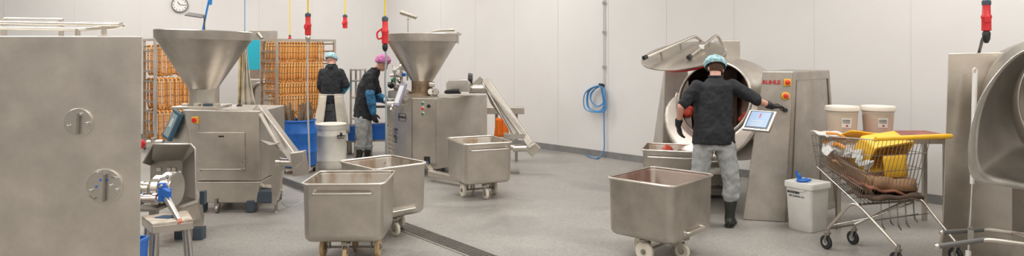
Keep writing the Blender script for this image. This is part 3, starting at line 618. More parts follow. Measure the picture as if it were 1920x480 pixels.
# table behind with orange cloths
t = thing('side_table', 'narrow steel side shelf behind the lift arm with orange cloths hanging from it', 'shelf', (X(948, 11.4), 11.4, 0))
q = MB(); q.box(P(948, 206.5, 11.4), (.62, .3, .11)); q.build('top', ST, t, bev=.006)
for px in (931, 968):
    q = MB(); q.box((X(px, 11.4), 11.4, .42), (.05, .05, .84)); q.build('leg', STD, t)
for i, (px, w1) in enumerate(((934, -3), (945, 4))):
    g = []
    for k in range(7):
        f_ = k/6; y = 221+36*f_; g.append([P(px-4-3*f_+w1*f_*.3+j*(2.6+1.2*f_), y, 11.2+.02*math.sin(j*2.4+i)) for j in range(5)])
    q = MB(); q.patch(g); tag(q.build('cleaning_cloth', ORANGE, solid=.008, angle=80), ('left' if i == 0 else 'right')+' of two orange cloths hanging behind the lift arm', 'cloth', 'orange cloths behind the lift arm')

# ---------------------------------------------------------------- hanging plugs and cables
def hang(px, y0, y1, Y, label, cab=YCAB, tail=None, latch=False, gland=True, tailmat=GCAB, r=None, name='power_plug', below=None):
    c = P(px, y0, Y); e = P(px, y1, Y); L_ = c.z-e.z; r = r or .045
    t = thing(name, label, 'plug', (c.x, c.y, e.z))
    q = MB(); q.lathe([(r*.75, -L_*.13), (r*.92, -L_*.13), (r*.92, 0), (r*.4, .02)][::-1], c, (0, 0, 1), 20); q.build('cable_gland', BGREY, t)
    q = MB(); q.lathe([(r*.8, -L_*.13), (r*.85, -L_*.45), (r*1.1, -L_*.5), (r*1.1, -L_*.56), (r*.95, -L_*.6), (r*.98, -L_*.98), (r*.8, -L_)], c, (0, 0, 1), 24); b_ = q.build('plug_body', RED, t)
    if latch:
        q = MB(); q.tube(smooth_path([c+V(-r*.8, -.01, -L_*.42), c+V(-r*2.2, -.01, -L_*.58), c+V(-r*2.0, -.01, -L_*.80), c+V(-r*.8, -.01, -L_*.78)]), r*.28, 8); q.build('latch', RED, b_)
    else:
        q = MB(); q.box(c+V(-r*.4, -r, -L_*.62), (r*1.1, r*.5, L_*.2)); q.build('latch', RED, b_, bev=.006)
    q = MB(); q.tube([c+V(0, 0, .0), V(c.x, c.y, CEIL)], .011, 8); q.build('supply_cable', cab, t)
    if tail:
        q = MB(); q.lathe([(r*.6, 0), (r*.85, -.02), (r*.75, -.07), (r*.35, -.1)], e, (0, 0, 1), 18); q.build('lower_gland', tail[1], t)
        q = MB(); q.tube(smooth_path([e-V(0, 0, .05)]+[P(*a) for a in tail[0]]), .013, 8); q.build('tail_cable', tailmat, t)
    return t
hang(577.5, 26, 66, 9.8, 'red power plug on yellow cable with long grey cable running down to the floor', tail=([(576.5, 130, 9.8), (577, 200, 9.8), (579, 260, 9.8), (581, 320, 9.9)], ST2), tailmat=mat('cable_pale', (.55, .53, .5), .5))
hang(647, 29, 53, 12.2, 'small red power socket hanging alone on yellow cable above the blue netted worker')
hang(722, 33, 82, 8.9, 'red power plug with side latch on yellow cable left of the far hopper', latch=True, tail=([(724, 110, 8.9), (722, 150, 8.9), (724, 200, 8.9), (724, 262, 8.9), (723, 305, 9.2)], BLACK), tailmat=mat('cable_bluegrey', (.33, .37, .38), .4))
hang(543.5, 67, 75, 14.3, 'tiny red plug on thin yellow cable far behind the right sausage rack', r=.03)
hang(1849.5, 2, 58, 5.6, 'big red plug hanging from the ceiling over the right hand steel panel', cab=BLACK, tail=([(1843, 72, 5.8), (1838, 90, 6.15), (1836, 97, 6.25), (1835, 101, 6.3)], BLACK), tailmat=BLACK, latch=False, r=.036)
q = MB(); q.tube([P(459, 62, 11.0), V(X(459, 11), 11.0, CEIL)], .010, 6); tag(q.build('air_hose', mat('pale_blue_hose', (.35, .52, .70), .5)), 'thin pale blue hose hanging behind the hopper above the cyan board', 'hose')

# wall things
p, s_w, nin = wall_at(337, .0, False)
pc = V(p.x, p.y, H-(9-HOR)/F*p.y)
t = thing('wall_clock', 'round white wall clock with dark rim on the left wall', 'clock', pc-nin*0)
q = MB(); q.lathe([(.165, 0), (.165, .05), (.145, .05), (.145, .035)], pc, nin, 40, cap1=False); q.build('clock_rim', mat('clock_rim_grey', (.18, .17, .16), .4), t)
q = MB(); q.lathe([(.147, .03), (.147, .034)], pc, nin, 40); face = q.build('clock_face', LBL, t)
tx = V(0, 0, 1).cross(nin).normalized(); Mk = frame(pc+nin*.036, tx, (0, 0, 1))
q = MB(); q.T(Mk)
for k in range(12):
    a = k*PI/6; q.bar((.11*math.sin(a), .11*math.cos(a), 0), (.13*math.sin(a), .13*math.cos(a), 0), .014, .002, up=(0, 0, 1))
q.build('hour_marks', INK, face, smooth=False)
for a, l_, w_ in ((math.radians(95), .11, .009), (math.radians(325), .075, .013)):
    q = MB(); q.T(Mk); q.bar((0, 0, .004), (l_*math.sin(a), l_*math.cos(a), .004), w_, .003, up=(0, 0, 1)); q.build('clock_hand', INK, face, smooth=False)
# conduit and coiled hose on the right wall
p, s_w, nin = wall_at(1134, .03); zz = lambda py: H-(py-HOR)/F*p.y
t = thing('wall_conduit', 'thin white vertical conduit with small clips on the right wall above the blue coil', 'conduit', (p.x, p.y, zz(158)))
q = MB(); q.tube([V(p.x, p.y, zz(158)), V(p.x, p.y, CEIL)], .012, 8); q.build('pipe', mat('conduit_grey', (.55, .55, .55), .5), t)
for py in (5, 60, 125):
    q = MB(); q.box(V(p.x, p.y, zz(py)), (.05, .05, .04)); q.build('clip', GCAB, t)
tw = ur
q = MB(); q.box(V(p.x, p.y, zz(160))-tw*.05, (.09, .06, .06), rz=math.atan2(tw.y, tw.x)); t2 = q.build('hose_hook', BLACK, bev=.006)
tag(t2, 'small black wall hook carrying the coiled blue hose', 'hook')
def wp(px, py, off=.05):
    a, s_, n_ = wall_at(px, off); return V(a.x, a.y, H-(py-HOR)/F*a.y)
loop = []
random.seed(3)
for k in range(5):
    cx = 1124+random.uniform(-2, 2); w_ = 10+k*1.6+random.uniform(-2, 2); b_ = 188+k*3.5+random.uniform(-3, 3)
    loop += [wp(1128+k, 161, .05+.02*k), wp(cx-w_, 172+random.uniform(-3, 3), .05+.02*k), wp(cx-w_-1, b_, .06+.02*k), wp(cx, b_+12-k, .06+.02*k), wp(cx+w_+2, b_+4, .05+.02*k), wp(cx+w_, 175, .05+.02*k)]
loop += [wp(1132, 162), wp(1138, 175), wp(1136, 200), wp(1136, 240), wp(1136, 280)]
a = FL(1132, 292); loop += [V(a.x-.1, a.y-.25, .02), FL(1118, 299)+V(0, 0, .02), FL(1104, 295)+V(0, 0, .02), FL(1098, 290)+V(0, 0, .02)]
q = MB(); q.tube(smooth_path(loop, 5), .011, 7); tag(q.build('air_hose', mat('coil_blue', (.08, .27, .55), .4)), 'coiled blue air hose hanging on the right wall and trailing to the floor', 'hose')
# ---------------------------------------------------------------- smoke racks with sausages
def saus(name, c1, c2):
    m = mat(name, c1, .4, col2=c2, scale=9); nt = m.node_tree; N = nt.nodes.new; L = nt.links.new; b = nt.nodes['Principled BSDF']
    tc = N('ShaderNodeTexCoord'); sx = N('ShaderNodeSeparateXYZ'); L(tc.outputs['Object'], sx.inputs[0])
    a = N('ShaderNodeMath'); a.operation = 'PINGPONG'; a.inputs[1].default_value = .058; L(sx.outputs[2], a.inputs[0])
    g = N('ShaderNodeMath'); g.operation = 'GREATER_THAN'; g.inputs[1].default_value = .0535; L(a.outputs[0], g.inputs[0])
    mx = N('ShaderNodeMixRGB'); mx.inputs[2].default_value = (.10, .035, .012, 1); L(g.outputs[0], mx.inputs[0]); L(nt.nodes['Color Ramp'].outputs[0], mx.inputs[1]); L(mx.outputs[0], b.inputs['Base Color'])
    return m
SAUS = saus('sausage_skin', (.90, .50, .17), (.74, .33, .09)); SAUS2 = saus('sausage_skin_dark', (.82, .42, .13), (.62, .25, .06))
def sausage_proto(mt, gap, ln, r, twist, hookb):
    q = MB(); pts = []
    pts.append(V(-gap/2, 0, -.0)); pts += [V(-gap/2-.004*math.sin(k), twist*.15*k/4, -ln*.82*(k+1)/4) for k in range(4)]
    bot = [V(-gap*.35, twist*.4, -ln*.95), V(hookb*.5, twist*.6, -ln), V(gap*.4+hookb, twist*.5, -ln*.93)]
    pts += bot; pts += [V(gap/2, twist*.15*k/4, -ln*.82*(k+1)/4) for k in (3, 2, 1, 0)]; pts.append(V(gap/2, 0, 0))
    pts += [V(gap*.25, 0, .022), V(-gap*.25, 0, .022)]
    sp = smooth_path(pts, 3, closed=True); rr = [r*(1-.25*(1 if p.z > -.01 else 0))*(.93+.07*math.sin(i*.9)) for i, p in enumerate(sp)]
    q.tube(sp, rr, 8, closed=True)
    return q
def place(me_o, loc, rz, label, group, cat, name=None, scale=None):
    o = me_o if not me_o.get('used') else None
    if o is None:
        o = me_o.copy(); COL.objects.link(o)
    me_o['used'] = 1
    o.location = loc; o.rotation_euler = (0, 0, rz)
    if scale: o.scale = scale
    tag(o, label, cat, group); return o
def smoke_rack(label, A, B, depth, top, side_label):      # A,B front bottom corners on the floor
    d = (B-A).normalized(); n = V(-d.y, d.x, 0); ln = (B-A).length
    t = thing('smoke_rack', label, 'rack', (A+B)/2+n*depth/2)
    for nm, p in (('post', A), ('post', B), ('post', A+n*depth), ('post', B+n*depth)):
        q = MB(); q.box(p+V(0, 0, (top+.14)/2), (.045, .045, top-.14), rz=math.atan2(d.y, d.x)); q.build(nm, ST, t, smooth=False)
    for nm, z in (('top_frame', top-.02), ('base_frame', .17)):
        q = MB()
        for a, b in ((A, B), (A+n*depth, B+n*depth), (A, A+n*depth), (B, B+n*depth)): q.bar(a+V(0, 0, z), b+V(0, 0, z), .036, .04)
        q.build(nm, ST, t, smooth=False)
    z = .36
    while z < top-.08:
        for p in (A, B):
            q = MB(); q.bar(p+V(0, 0, z), p+n*depth+V(0, 0, z), .035, .028); q.build('rung', STD, t, smooth=False)
        z += .185
    for p in (A, B, A+n*depth, B+n*depth):
        q = MB(); q.lathe([(.03, -.02), (.06, -.016), (.06, .016), (.03, .02)], p+V(0, 0, .06), d, 18); q.box(p+V(0, 0, .13), (.05, .05, .04)); q.build('castor', STD, t)
    return t, d, n, ln
ORD = ['leftmost']+[x+' from the left' for x in 'second third fourth fifth sixth seventh eighth ninth tenth eleventh twelfth thirteenth fourteenth fifteenth sixteenth seventeenth'.split()]
ROW = ['front', 'middle', 'rear']
def fill_rack(A, d, n, ln, depth, tiers, rows, cnt, prs, x0, x1, sname, sgrp, faceon, stick_lab):
    st_proto = None
    for ti, (z, nm) in enumerate(tiers):
        for r in range(rows if ti < 3 else min(rows, 2)):
            rn = ROW[r] if rows == 3 else ('front', 'rear')[r]
            off = .08+r*(depth-.16)/max(1, rows-1) if rows > 1 else .1
            if st_proto is None:
                q = MB(); q.tube([(0, 0, 0), (ln+.02, 0, 0)], .011, 8); st_proto = q.build('smoke_stick', EOFF, local=True)
            place(st_proto, A-d*.01+n*off+V(0, 0, z), math.atan2(d.y, d.x), f'thin {rn} stick across the {nm} tier of the {sname}', f'smoke sticks on the {nm} tier of the {sname}', 'stick')
            for k in range(cnt):
                p = A+d*(x0+(x1-x0)*(k+.5)/cnt+random.uniform(-.006, .006))+n*off+V(0, 0, z)
                pr = random.choice(prs[ti])
                ang = (.06 if faceon else math.radians(52))+random.uniform(-.12, .12)
                place(pr, p, ang, f'smoked sausage {ORD[k]}, {rn} row, {nm} tier, {sname}', f'smoked sausages on the {nm} tier of the {sname}', 'sausage', scale=(1, 1, random.uniform(.94, 1.03)))
Ya_ = 12.7
A1 = V(X(519, 12.55), 12.55, 0); B1 = A1+V(.73, .68, 0).normalized()*1.165
# side seen left of the front: depth vector to the back left
tk, d1, n1, l1 = smoke_rack('tall smoke rack full of sausages behind the blue drum', A1, B1, .68, 2.07, '')
sp = {}
def protos(mt, gap, ln, r, tw, hb): return [sausage_proto(mt, gap, ln*s_, r, tw, hb*k).build('smoked_sausage', mm, angle=180, local=True) for s_, k, mm in ((1, 1, mt), (.96, .6, SAUS2), (1.02, -.6, mt))]
pr_long = protos(SAUS, .050, .345, .0175, .05, .03); pr_short = protos(SAUS, .050, .205, .0175, .03, .02)
fill_rack(A1, d1, n1, l1, .68, ((1.985, 'top'), (1.60, 'second'), (1.22, 'third'), (.985, 'fourth'), (.60, 'fifth')), 3, 17, [pr_long, pr_long, pr_short, pr_long, pr_long], .05, .98, 'rack behind the blue drum', '', False, '')
A0 = V(X(291, 12.3), 12.3, 0); B0 = A0+V(.73, .68, 0).normalized()*1.10
tk, d0, n0, l0 = smoke_rack('tall smoke rack of sausage loops half hidden by the near hopper', A0, B0, .68, 2.07, '')
pr_u = protos(SAUS, .056, .55, .021, .05, .004)
fill_rack(A0, d0, n0, l0, .68, ((1.93, 'top'), (1.31, 'middle'), (.72, 'bottom')), 2, 13, [pr_u]*3, .03, .97, 'rack behind the near hopper', '', True, '')
for L_ in (pr_long, pr_short, pr_u):
    for o in L_:
        if not o.get('used'): bpy.data.objects.remove(o)
for o in COL.objects:
    if 'used' in o: del o['used']

# ---------------------------------------------------------------- drums, sticks, back equipment
Yd = 10.35; bx = X(561, Yd)
t = thing('plastic_drum', 'open blue plastic drum holding a bundle of wooden sticks', 'drum', (bx, Yd, 0))
q = MB(); q.lathe([(.235, .10), (.255, .12), (.262, .3), (.268, .31), (.268, .33), (.262, .34), (.262, .58), (.268, .59), (.268, .61), (.262, .62), (.25, .68), (.232, .74), (.232, .80), (.222, .80), (.222, .74), (.24, .66), (.245, .13), (.02, .125)], (bx, Yd, 0), n=44); q.build('body', BLUE, t)
q = MB(); q.tube([V(bx+.242*math.cos(a*PI/20), Yd+.242*math.sin(a*PI/20), .785) for a in range(40)], .014, 8, closed=True); q.build('rim', BLUE, t)
t = thing('drum_dolly', 'low steel dolly with castors under the blue plastic drum', 'dolly', (bx, Yd, 0))
q = MB(); q.lathe([(.25, .078), (.25, .10)], (bx, Yd, 0), n=30); q.build('platform', STD, t)
for a in (20, 110, 200, 290):
    c = V(bx+.22*math.cos(math.radians(a)), Yd+.22*math.sin(math.radians(a)), 0)
    q = MB(); q.lathe([(.02, -.016), (.036, -.014), (.036, .014), (.02, .016)], c+V(0, 0, .036), (1, 0, 0), 16); q.box(c+V(0, 0, .068), (.04, .04, .02)); q.build('castor', BLACK, t)
random.seed(11)
stk = []
for k in range(26):
    a = k*2.39996; rr_ = .035+.165*math.sqrt((k+.5)/26); px = rr_*math.cos(a); py = rr_*math.sin(a)
    base = V(bx-.02+px*.55, Yd+py*.55, .14); tx_ = px*1.45+(-.06 if k % 3 else -.16); topz = 1.0+random.uniform(-.08, .06)
    top = V(bx+px*1.02+(-.10 if px < -.02 else .02), Yd+py*.95, topz)
    q = MB(); q.bar(base, top, .034, .024, up=(random.uniform(-1, 1), 1, 0))
    tag(q.build('wooden_stick', EOFF, smooth=False, bev=.002), 'worn wooden smoke stick standing in the bundle in the blue drum', 'stick', 'wooden sticks in the blue drum')
Yw = 10.75; wx = X(621, Yw)
t = thing('plastic_drum', 'off white plastic drum with rounded lid ring and small black side grip', 'drum', (wx, Yw, 0))
q = MB(); q.lathe([(.21, 0), (.225, .02), (.23, .12), (.236, .125), (.236, .14), (.23, .15), (.23, .50), (.236, .51), (.236, .53), (.23, .54), (.225, .60), (.232, .61), (.232, .68), (.215, .695), (.02, .70)], (wx, Yw, 0), n=44); q.build('body', OFFW, t)
q = MB(); q.tube([V(wx+.228*math.cos(a*PI/20), Yw+.228*math.sin(a*PI/20), .685) for a in range(40)], .014, 8, closed=True); q.build('rim', OFFW, t)
gp = P(640, 254, Yw-.18)
q = MB(); q.box(gp+V(0, -.01, .012), (.03, .03, .06)); q.tube([gp+V(-.055, -.02, 0), gp+V(-.045, -.04, -.035), gp+V(.045, -.04, -.035), gp+V(.055, -.02, 0), gp+V(-.055, -.02, 0)], .009, 8); q.build('grip', BLACK, t)
# back station with cyan board
Ys = 13.9
t = thing('wash_station', 'steel wash station with sloped hood on the left wall behind the hopper', 'station', (X(482, Ys), Ys+.2, 0))
q = MB(); q.box(((X(458, Ys)+X(508, Ys))/2, Ys+.3, 1.15), (X(508, Ys)-X(458, Ys), .04, 2.22)); q.build('back_panel', ST2, t, bev=.004)
q = MB(); q.prism([P(446, 76, Ys-.1), P(462, 60, Ys-.1), P(470, 57, Ys-.1), P(508, 57, Ys-.1), P(508, 76, Ys-.1)], (0, .4, 0)); q.build('hood', ST, t, smooth=False, bev=.006)
q = MB(); q.tube([P(483, 62, Ys-.12), P(491, 72, Ys-.12)], .035, 10); q.build('latch', STD, t)
q = MB(); q.box(P(487, 185, Ys-.1), (.55, .5, .8)); q.build('cupboard', ST, t, bev=.008)
q = MB(); q.tube(fillet([P(472, 188, Ys-.4), P(472, 168, Ys-.4), P(480, 156, Ys-.4), P(506, 154, Ys-.4)], .15), .03, 10); q.build('basin_rail', STD, t)
q = MB(); c = P(489, 228, Ys-.1); q.box((c.x, c.y, .22), (.5, .45, .44)); q.build('base', STD, t)
q = MB(); c = P(475.5, 103, Ys-.2); g0 = [c+V(p.x, 0, p.y) for p in rrect(.27, .60, .06, 0, 5)]; q.rings([g0, [p+V(0, .02, 0) for p in g0]])
tag(q.build('cutting_board', CYAN, bev=.003), 'bright cyan plastic board hanging on the wash station', 'board')
g = []
for k in range(11):
    f_ = k/10; py = 78+122*f_; l_ = 454-3*f_*f_+1.5*math.sin(f_*5); r_ = 463+(18*f_*f_)
    g.append([P(l_+(r_-l_)*j/8, py, 9.55+.03*math.sin(j*1.9+f_*2)) for j in range(9)])
q = MB(); q.patch(g); tag(q.build('apron', APRON, solid=.006, angle=80), 'cream plastic apron hanging on the stand beyond the far side of the wide near hopper', 'apron')
g = []
for k in range(9):
    f_ = k/8; py = 78+117*f_
    g.append([P(448-2*f_+(9+2*f_)*j/6, py, 9.56+.03*math.sin(j*2.1+f_*3)) for j in range(7)])
q = MB(); q.patch(g); tag(q.build('sleeve_cover', mat('apron_yellowish', (.66, .55, .33), .6, noise_amt=.2, scale=7), solid=.006, angle=80), 'yellowish limp plastic sleeve hanging beside the cream apron', 'sleeve')
t = thing('hose_nozzle', 'dark ball shaped nozzle standing on the rear of the near filling machine', 'nozzle', P(449, 206, 8.3))
q = MB(); q.ball(P(449, 200, 8.3), .036, 16); q.tube([P(449, 200, 8.3), P(449, 210, 8.3)], .018, 10); q.build('ball', BLACK, t)
q = MB(); q.tube([P(456, 70, 9.6), P(456, 82, 9.6)], .02, 8); q.tube([P(456, 76, 9.6), V(X(456, 9.6), 9.6, .02)], .014, 8); q.lathe([(.16, 0), (.16, .02)], (X(456, 9.6), 9.6, 0)); q.tube([P(446, 77, 9.58), P(466, 77, 9.58)], .012, 8)
tag(q.build('coat_stand', STD), 'thin steel stand with crossbar carrying the cream apron', 'stand')

# rack, table, blue crates and clipper between the workers and the far hopper machine
Yt = 11.9
t = thing('shelf_frame', 'open steel shelf frame standing between the two far workers', 'rack', (X(668, 12.3), 12.3, 0))
for px in (658, 676):
    for y in (12.3, 12.7):
        q = MB(); q.box((X(px, 12.3), y, .76), (.035, .035, 1.52)); q.build('post', ST, t, smooth=False)
for z in (.25, .62, 1.0, 1.3, 1.50):
    q = MB(); q.box((X(667, 12.3), 12.5, z), (.19, .42, .025)); q.build('shelf', ST, t, smooth=False)
t = thing('packing_table', 'steel table with crossed legs at which the pink capped worker stands', 'table', (X(712, Yt), Yt, 0))
q = MB(); q.box((X(712, Yt), Yt+.1, .88), (.75, .55, .04)); q.build('top', ST2, t, bev=.006)
for px, dx in ((690, -.2), (728, .2)):
    for y in (Yt-.12, Yt+.32):
        q = MB(); q.tube([(X(px, Yt), y, .86), (X(px, Yt)+dx, y, .0)], .024, 8); q.build('leg', ST, t)
for i, (px, py, wd, hh, Y, lab) in enumerate(((661, 250, .13, .24, 12.2, 'blue plastic crate beside the shelf frame left of the pink capped worker'), (711, 247, .30, .24, 11.6, 'blue plastic crate on the floor rail below the packing table'), (706, 186, .34, .10, 11.75, 'shallow blue tray on the packing table behind the gloved hand'))):
    c = P(px, py, Y)
    q = MB(); d_ = .26; b0 = rrect(wd-.02, d_-.02, .02, c.z-hh/2, 3, c.x, c.y); b1 = rrect(wd, d_, .02, c.z+hh/2, 3, c.x, c.y); b2 = rrect(wd-.03, d_-.03, .015, c.z+hh/2, 3, c.x, c.y); b3 = rrect(wd-.05, d_-.05, .015, c.z-hh/2+.02, 3, c.x, c.y)
    q.rings([b0, b1, b2, b3]); o = q.build('crate' if i < 2 else 'tray', BLUEP, smooth=False)
    tag(o, lab, 'crate' if i < 2 else 'tray')
    if i < 2:
        q = MB(); q.box((c.x, c.y, (c.z-hh/2)-.015), (wd+.04, .24, .03))
        for s_ in (-1, 1): q.box((c.x+s_*(wd/2), c.y, (c.z-hh/2-.03)/2), (.03, .2, c.z-hh/2-.03))
        tag(q.build('crate_stand', STD, smooth=False), 'low steel stand under the blue crate '+('by the shelf frame' if i == 0 else 'below the packing table'), 'stand')
t = thing('clipping_machine', 'clipping machine with pipes and valves behind the cable next to the far hopper', 'machine', (X(748, 11.7), 11.7, 0))
Yc = 11.7
q = MB(); q.box(V(X(750, Yc), Yc+.1, .5), (.42, .5, 1.0)); q.box(P(750, 176, Yc)+V(0, .1, 0), (.38, .4, .14)); q.build('body', ST, t, bev=.01)
random.seed(5)
for px, py, px2, py2, r_, mm in ((738, 120, 740, 165, .022, ST2), (752, 112, 751, 165, .03, STP), (745, 128, 762, 132, .018, STP), (733, 142, 757, 140, .03, ST2), (760, 118, 764, 150, .015, GCAB), (728, 155, 742, 150, .02, ST), (748, 150, 756, 160, .045, STP)):
    q = MB(); q.tube(smooth_path([P(px, py, Yc-.05), P((px+px2)/2+1.5, (py+py2)/2, Yc-.12), P(px2, py2, Yc)], 4), r_, 10); q.build('pipe', mm, t)
for px, py, r_, mm in ((740, 132, .04, WHITE), (752, 126, .045, ST2), (737, 150, .035, mat('valve_green', (.05, .30, .15), .4)), (748, 141, .04, STP), (758, 140, .03, BLUEP), (733, 160, .05, BLACK), (744, 165, .05, STD)):
    q = MB(); q.lathe([(r_*.5, -r_), (r_, -r_*.6), (r_, r_*.6), (r_*.5, r_)], P(px, py, Yc-.15), (random.uniform(-1, 1), -1, random.uniform(-.4, .4)), 14); q.build('valve', mm, t)
for k in range(6):
    q = MB(); q.bar(P(724, 240+k*8, 11.0), P(736, 242+k*8, 11.0), .05, .03); q.build('cooling_fin', ST2, t, smooth=False)
q = MB(); q.box(P(728, 265, 11.05), (.03, .05, .5)); q.box(V(X(732, 11.05), 11.15, .2), (.14, .2, .4)); q.build('fin_support', ST, t, smooth=False)
q = MB(); q.tube([P(726, 196, 11.1), P(742, 196, 11.1)], .05, 16); q.tube([P(720, 188, 11.1), P(724, 188, 11.1)], .04, 14); q.build('nozzle', ST2, t)

# ---------------------------------------------------------------- mixing drum machine (right)
t = thing('mixing_drum_machine', 'tilted steel mixing drum between two tapered columns with its round lid open', 'machine', (2.6, 8.3, 0))
q = MB(); q.foot([(1.86, 8.55), (2.32, 8.5), (2.35, 9.15), (1.80, 9.15)], .0, [(1.925, 8.6), (2.2, 8.55), (2.25, 9.1), (2.03, 9.1)], 1.62); o = q.build('left_column', ST, t, smooth=False, bev=.01)
q = MB(); q.bar((2.0, 8.53, .08), (2.045, 8.565, 1.5), .006, .006); q.build('panel_joint', STD, o, smooth=False)
A_, B_, C_, D_ = (2.49, 7.38), (2.915, 7.27), (3.84, 8.02), (3.35, 8.38)
At, Bt, Ct, Dt = (X(1430, 7.42), 7.42), (X(1487, 7.36), 7.36), (X(1556, 7.98), 7.98), (3.3, 8.25)
q = MB(); q.foot([A_, B_, C_, D_], 0, [At, Bt, Ct, Dt], 1.605); rc = q.build('right_column', STW, t, smooth=False, bev=.012)
# recessed side panel outline
sx = V(C_[0]-B_[0], C_[1]-B_[1], 0)
def bil(a, b, c, d, u, v): return (V(*a)*(1-u)+V(*b)*u)*(1-v)+(V(*d)*(1-u)+V(*c)*u)*v
SQ = [(B_[0], B_[1], 0), (C_[0], C_[1], 0), (Ct[0], Ct[1], 1.605), (Bt[0], Bt[1], 1.605)]
sn = (V(*SQ[1])-V(*SQ[0])).cross(V(*SQ[3])-V(*SQ[0])).normalized()
q = MB(); q.tube([bil(*SQ, u, v)+sn*.003 for u, v in ((.09, .04), (.93, .04), (.92, .94), (.10, .94))], .006, 6, closed=True); q.build('panel_joint', STD, rc)
FQ = [(A_[0], A_[1], 0), (B_[0], B_[1], 0), (Bt[0], Bt[1], 1.605), (At[0], At[1], 1.605)]
fxv = (V(*FQ[1])-V(*FQ[0])).normalized(); fup = (V(*FQ[3])-V(*FQ[0])); nfr = fxv.cross(fup).normalized()
tx_ = (V(*FQ[2])-V(*FQ[3])).normalized()
Mt = frame(bil(*FQ, .33, .925)+nfr*.008, tx_, fup-tx_*fup.dot(tx_))
text_mesh('RUHLE', .062, Mt, 'maker_letters', RINK, rc, ext=.003, bold=.0015)
for (u, v, sq) in ((.83, .925, 1), (.80, .835, 0)):
    c = bil(*FQ, u, v)+nfr*.004
    q = MB()
    if sq: q.T(frame(c+nfr*.012, tx_, fup)); q.box((0, 0, 0), (.072, .075, .024)); 
    else: q.lathe([(.042, 0), (.042, .02), (.036, .024)], c, nfr, 24)
    o = q.build('switch_plate', YEL, rc, bev=.003 if sq else 0)
    q = MB(); q.lathe([(.016, .02), (.016, .035), (.026, .038), (.026, .05), (.018, .056)], c, nfr, 20); o2 = q.build('stop_button', RED, o)
    q = MB(); q.lathe([(.006, 0), (.006, .01)], c+V(.02, -.025, -.03), nfr, 8); q.build('switch_mark', BLACK, o)
q = MB(); q.lathe([(.018, 0), (.018, .04), (.024, .045), (.02, .055)], bil(*FQ, .82, .74), nfr, 16); q.build('control_knob', BLACK, rc)
# drum
ax = V(-.65, -.72, .25).normalized(); mc = V(2.43, 8.22, 1.245)
q = MB(); q.lathe([(.445, .0), (.465, .0), (.47, -.03), (.50, -.12), (.60, -.34), (.625, -.5), (.625, -.8), (.56, -1.0), (.40, -1.12), (.02, -1.16)], mc, ax, 64, cap0=False)
dr = q.build('drum', ST, t, angle=25)
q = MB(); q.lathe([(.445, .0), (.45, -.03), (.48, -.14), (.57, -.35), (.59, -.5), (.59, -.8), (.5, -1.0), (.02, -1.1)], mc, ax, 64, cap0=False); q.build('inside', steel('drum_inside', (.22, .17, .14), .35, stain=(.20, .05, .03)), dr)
q = MB(); Bx = basis(ax); q.tube([mc+Bx @ V(.457*math.cos(a*PI/30), .457*math.sin(a*PI/30), .004) for a in range(60)], .016, 8, closed=True); q.build('mouth_rim', ST, dr)
for a0, rr_ in ((205, .44), (330, .43), (10, .44)):
    q = MB(); a = math.radians(a0); c = mc+Bx @ V(rr_*math.cos(a)*.95, rr_*math.sin(a)*.95, -.10)
    q.ball(c, .07, 12, (1, .7, .8)); q.ball(c+V(.04, .02, .05), .05, 10); q.build('meat_residue', MEAT, dr, remesh=.008)
q = MB(); q.box((2.88, 9.15, 1.80), (.26, .3, .34)); q.box((2.88, 9.15, 1.15), (.2, .26, 1.2)); q.build('drive_box', ST, t, bev=.01)
q = MB(); q.lathe([(.06, 0), (.06, .09), (.045, .095)], P(1352, 98, 8.3), (-.2, -1, 0), 20); q.build('lid_hinge', ST2, t)
q = MB(); q.box(P(1348.5, 99, 8.36), (.05, .06, .14)); q.build('hinge_seal', RED, t, bev=.005)
q = MB(); q.bar(P(1352, 98, 8.36), V(2.8, 9.05, 1.78), .08, .08); q.build('hinge_arm', ST, t, bev=.004)
# chute round the mouth
cg = []
lw = V(0, 0, 1); 
for i in range(29):
    a = math.radians(172+196*i/28); row = []
    cA, sA = math.cos(a), math.sin(a)
    side = V(0, 0, 1).cross(ax).normalized(); side = -side; upv = ax.cross(-side).normalized()
    if upv.z < 0: upv = -upv
    if side.x < 0: side = -side
    for j in range(5):
        f_ = j/4; lo = max(0, -sA); R = .462+f_*(.05+.22*lo**.5); row.append(mc+side*cA*R+upv*sA*R+ax*(f_*(.02+.10*lo)+.0)+V(0, 0, -f_*.03*lo))
    cg.append(row)
q = MB(); q.patch(cg); q.build('chute', ST, t, solid=.006, angle=80)
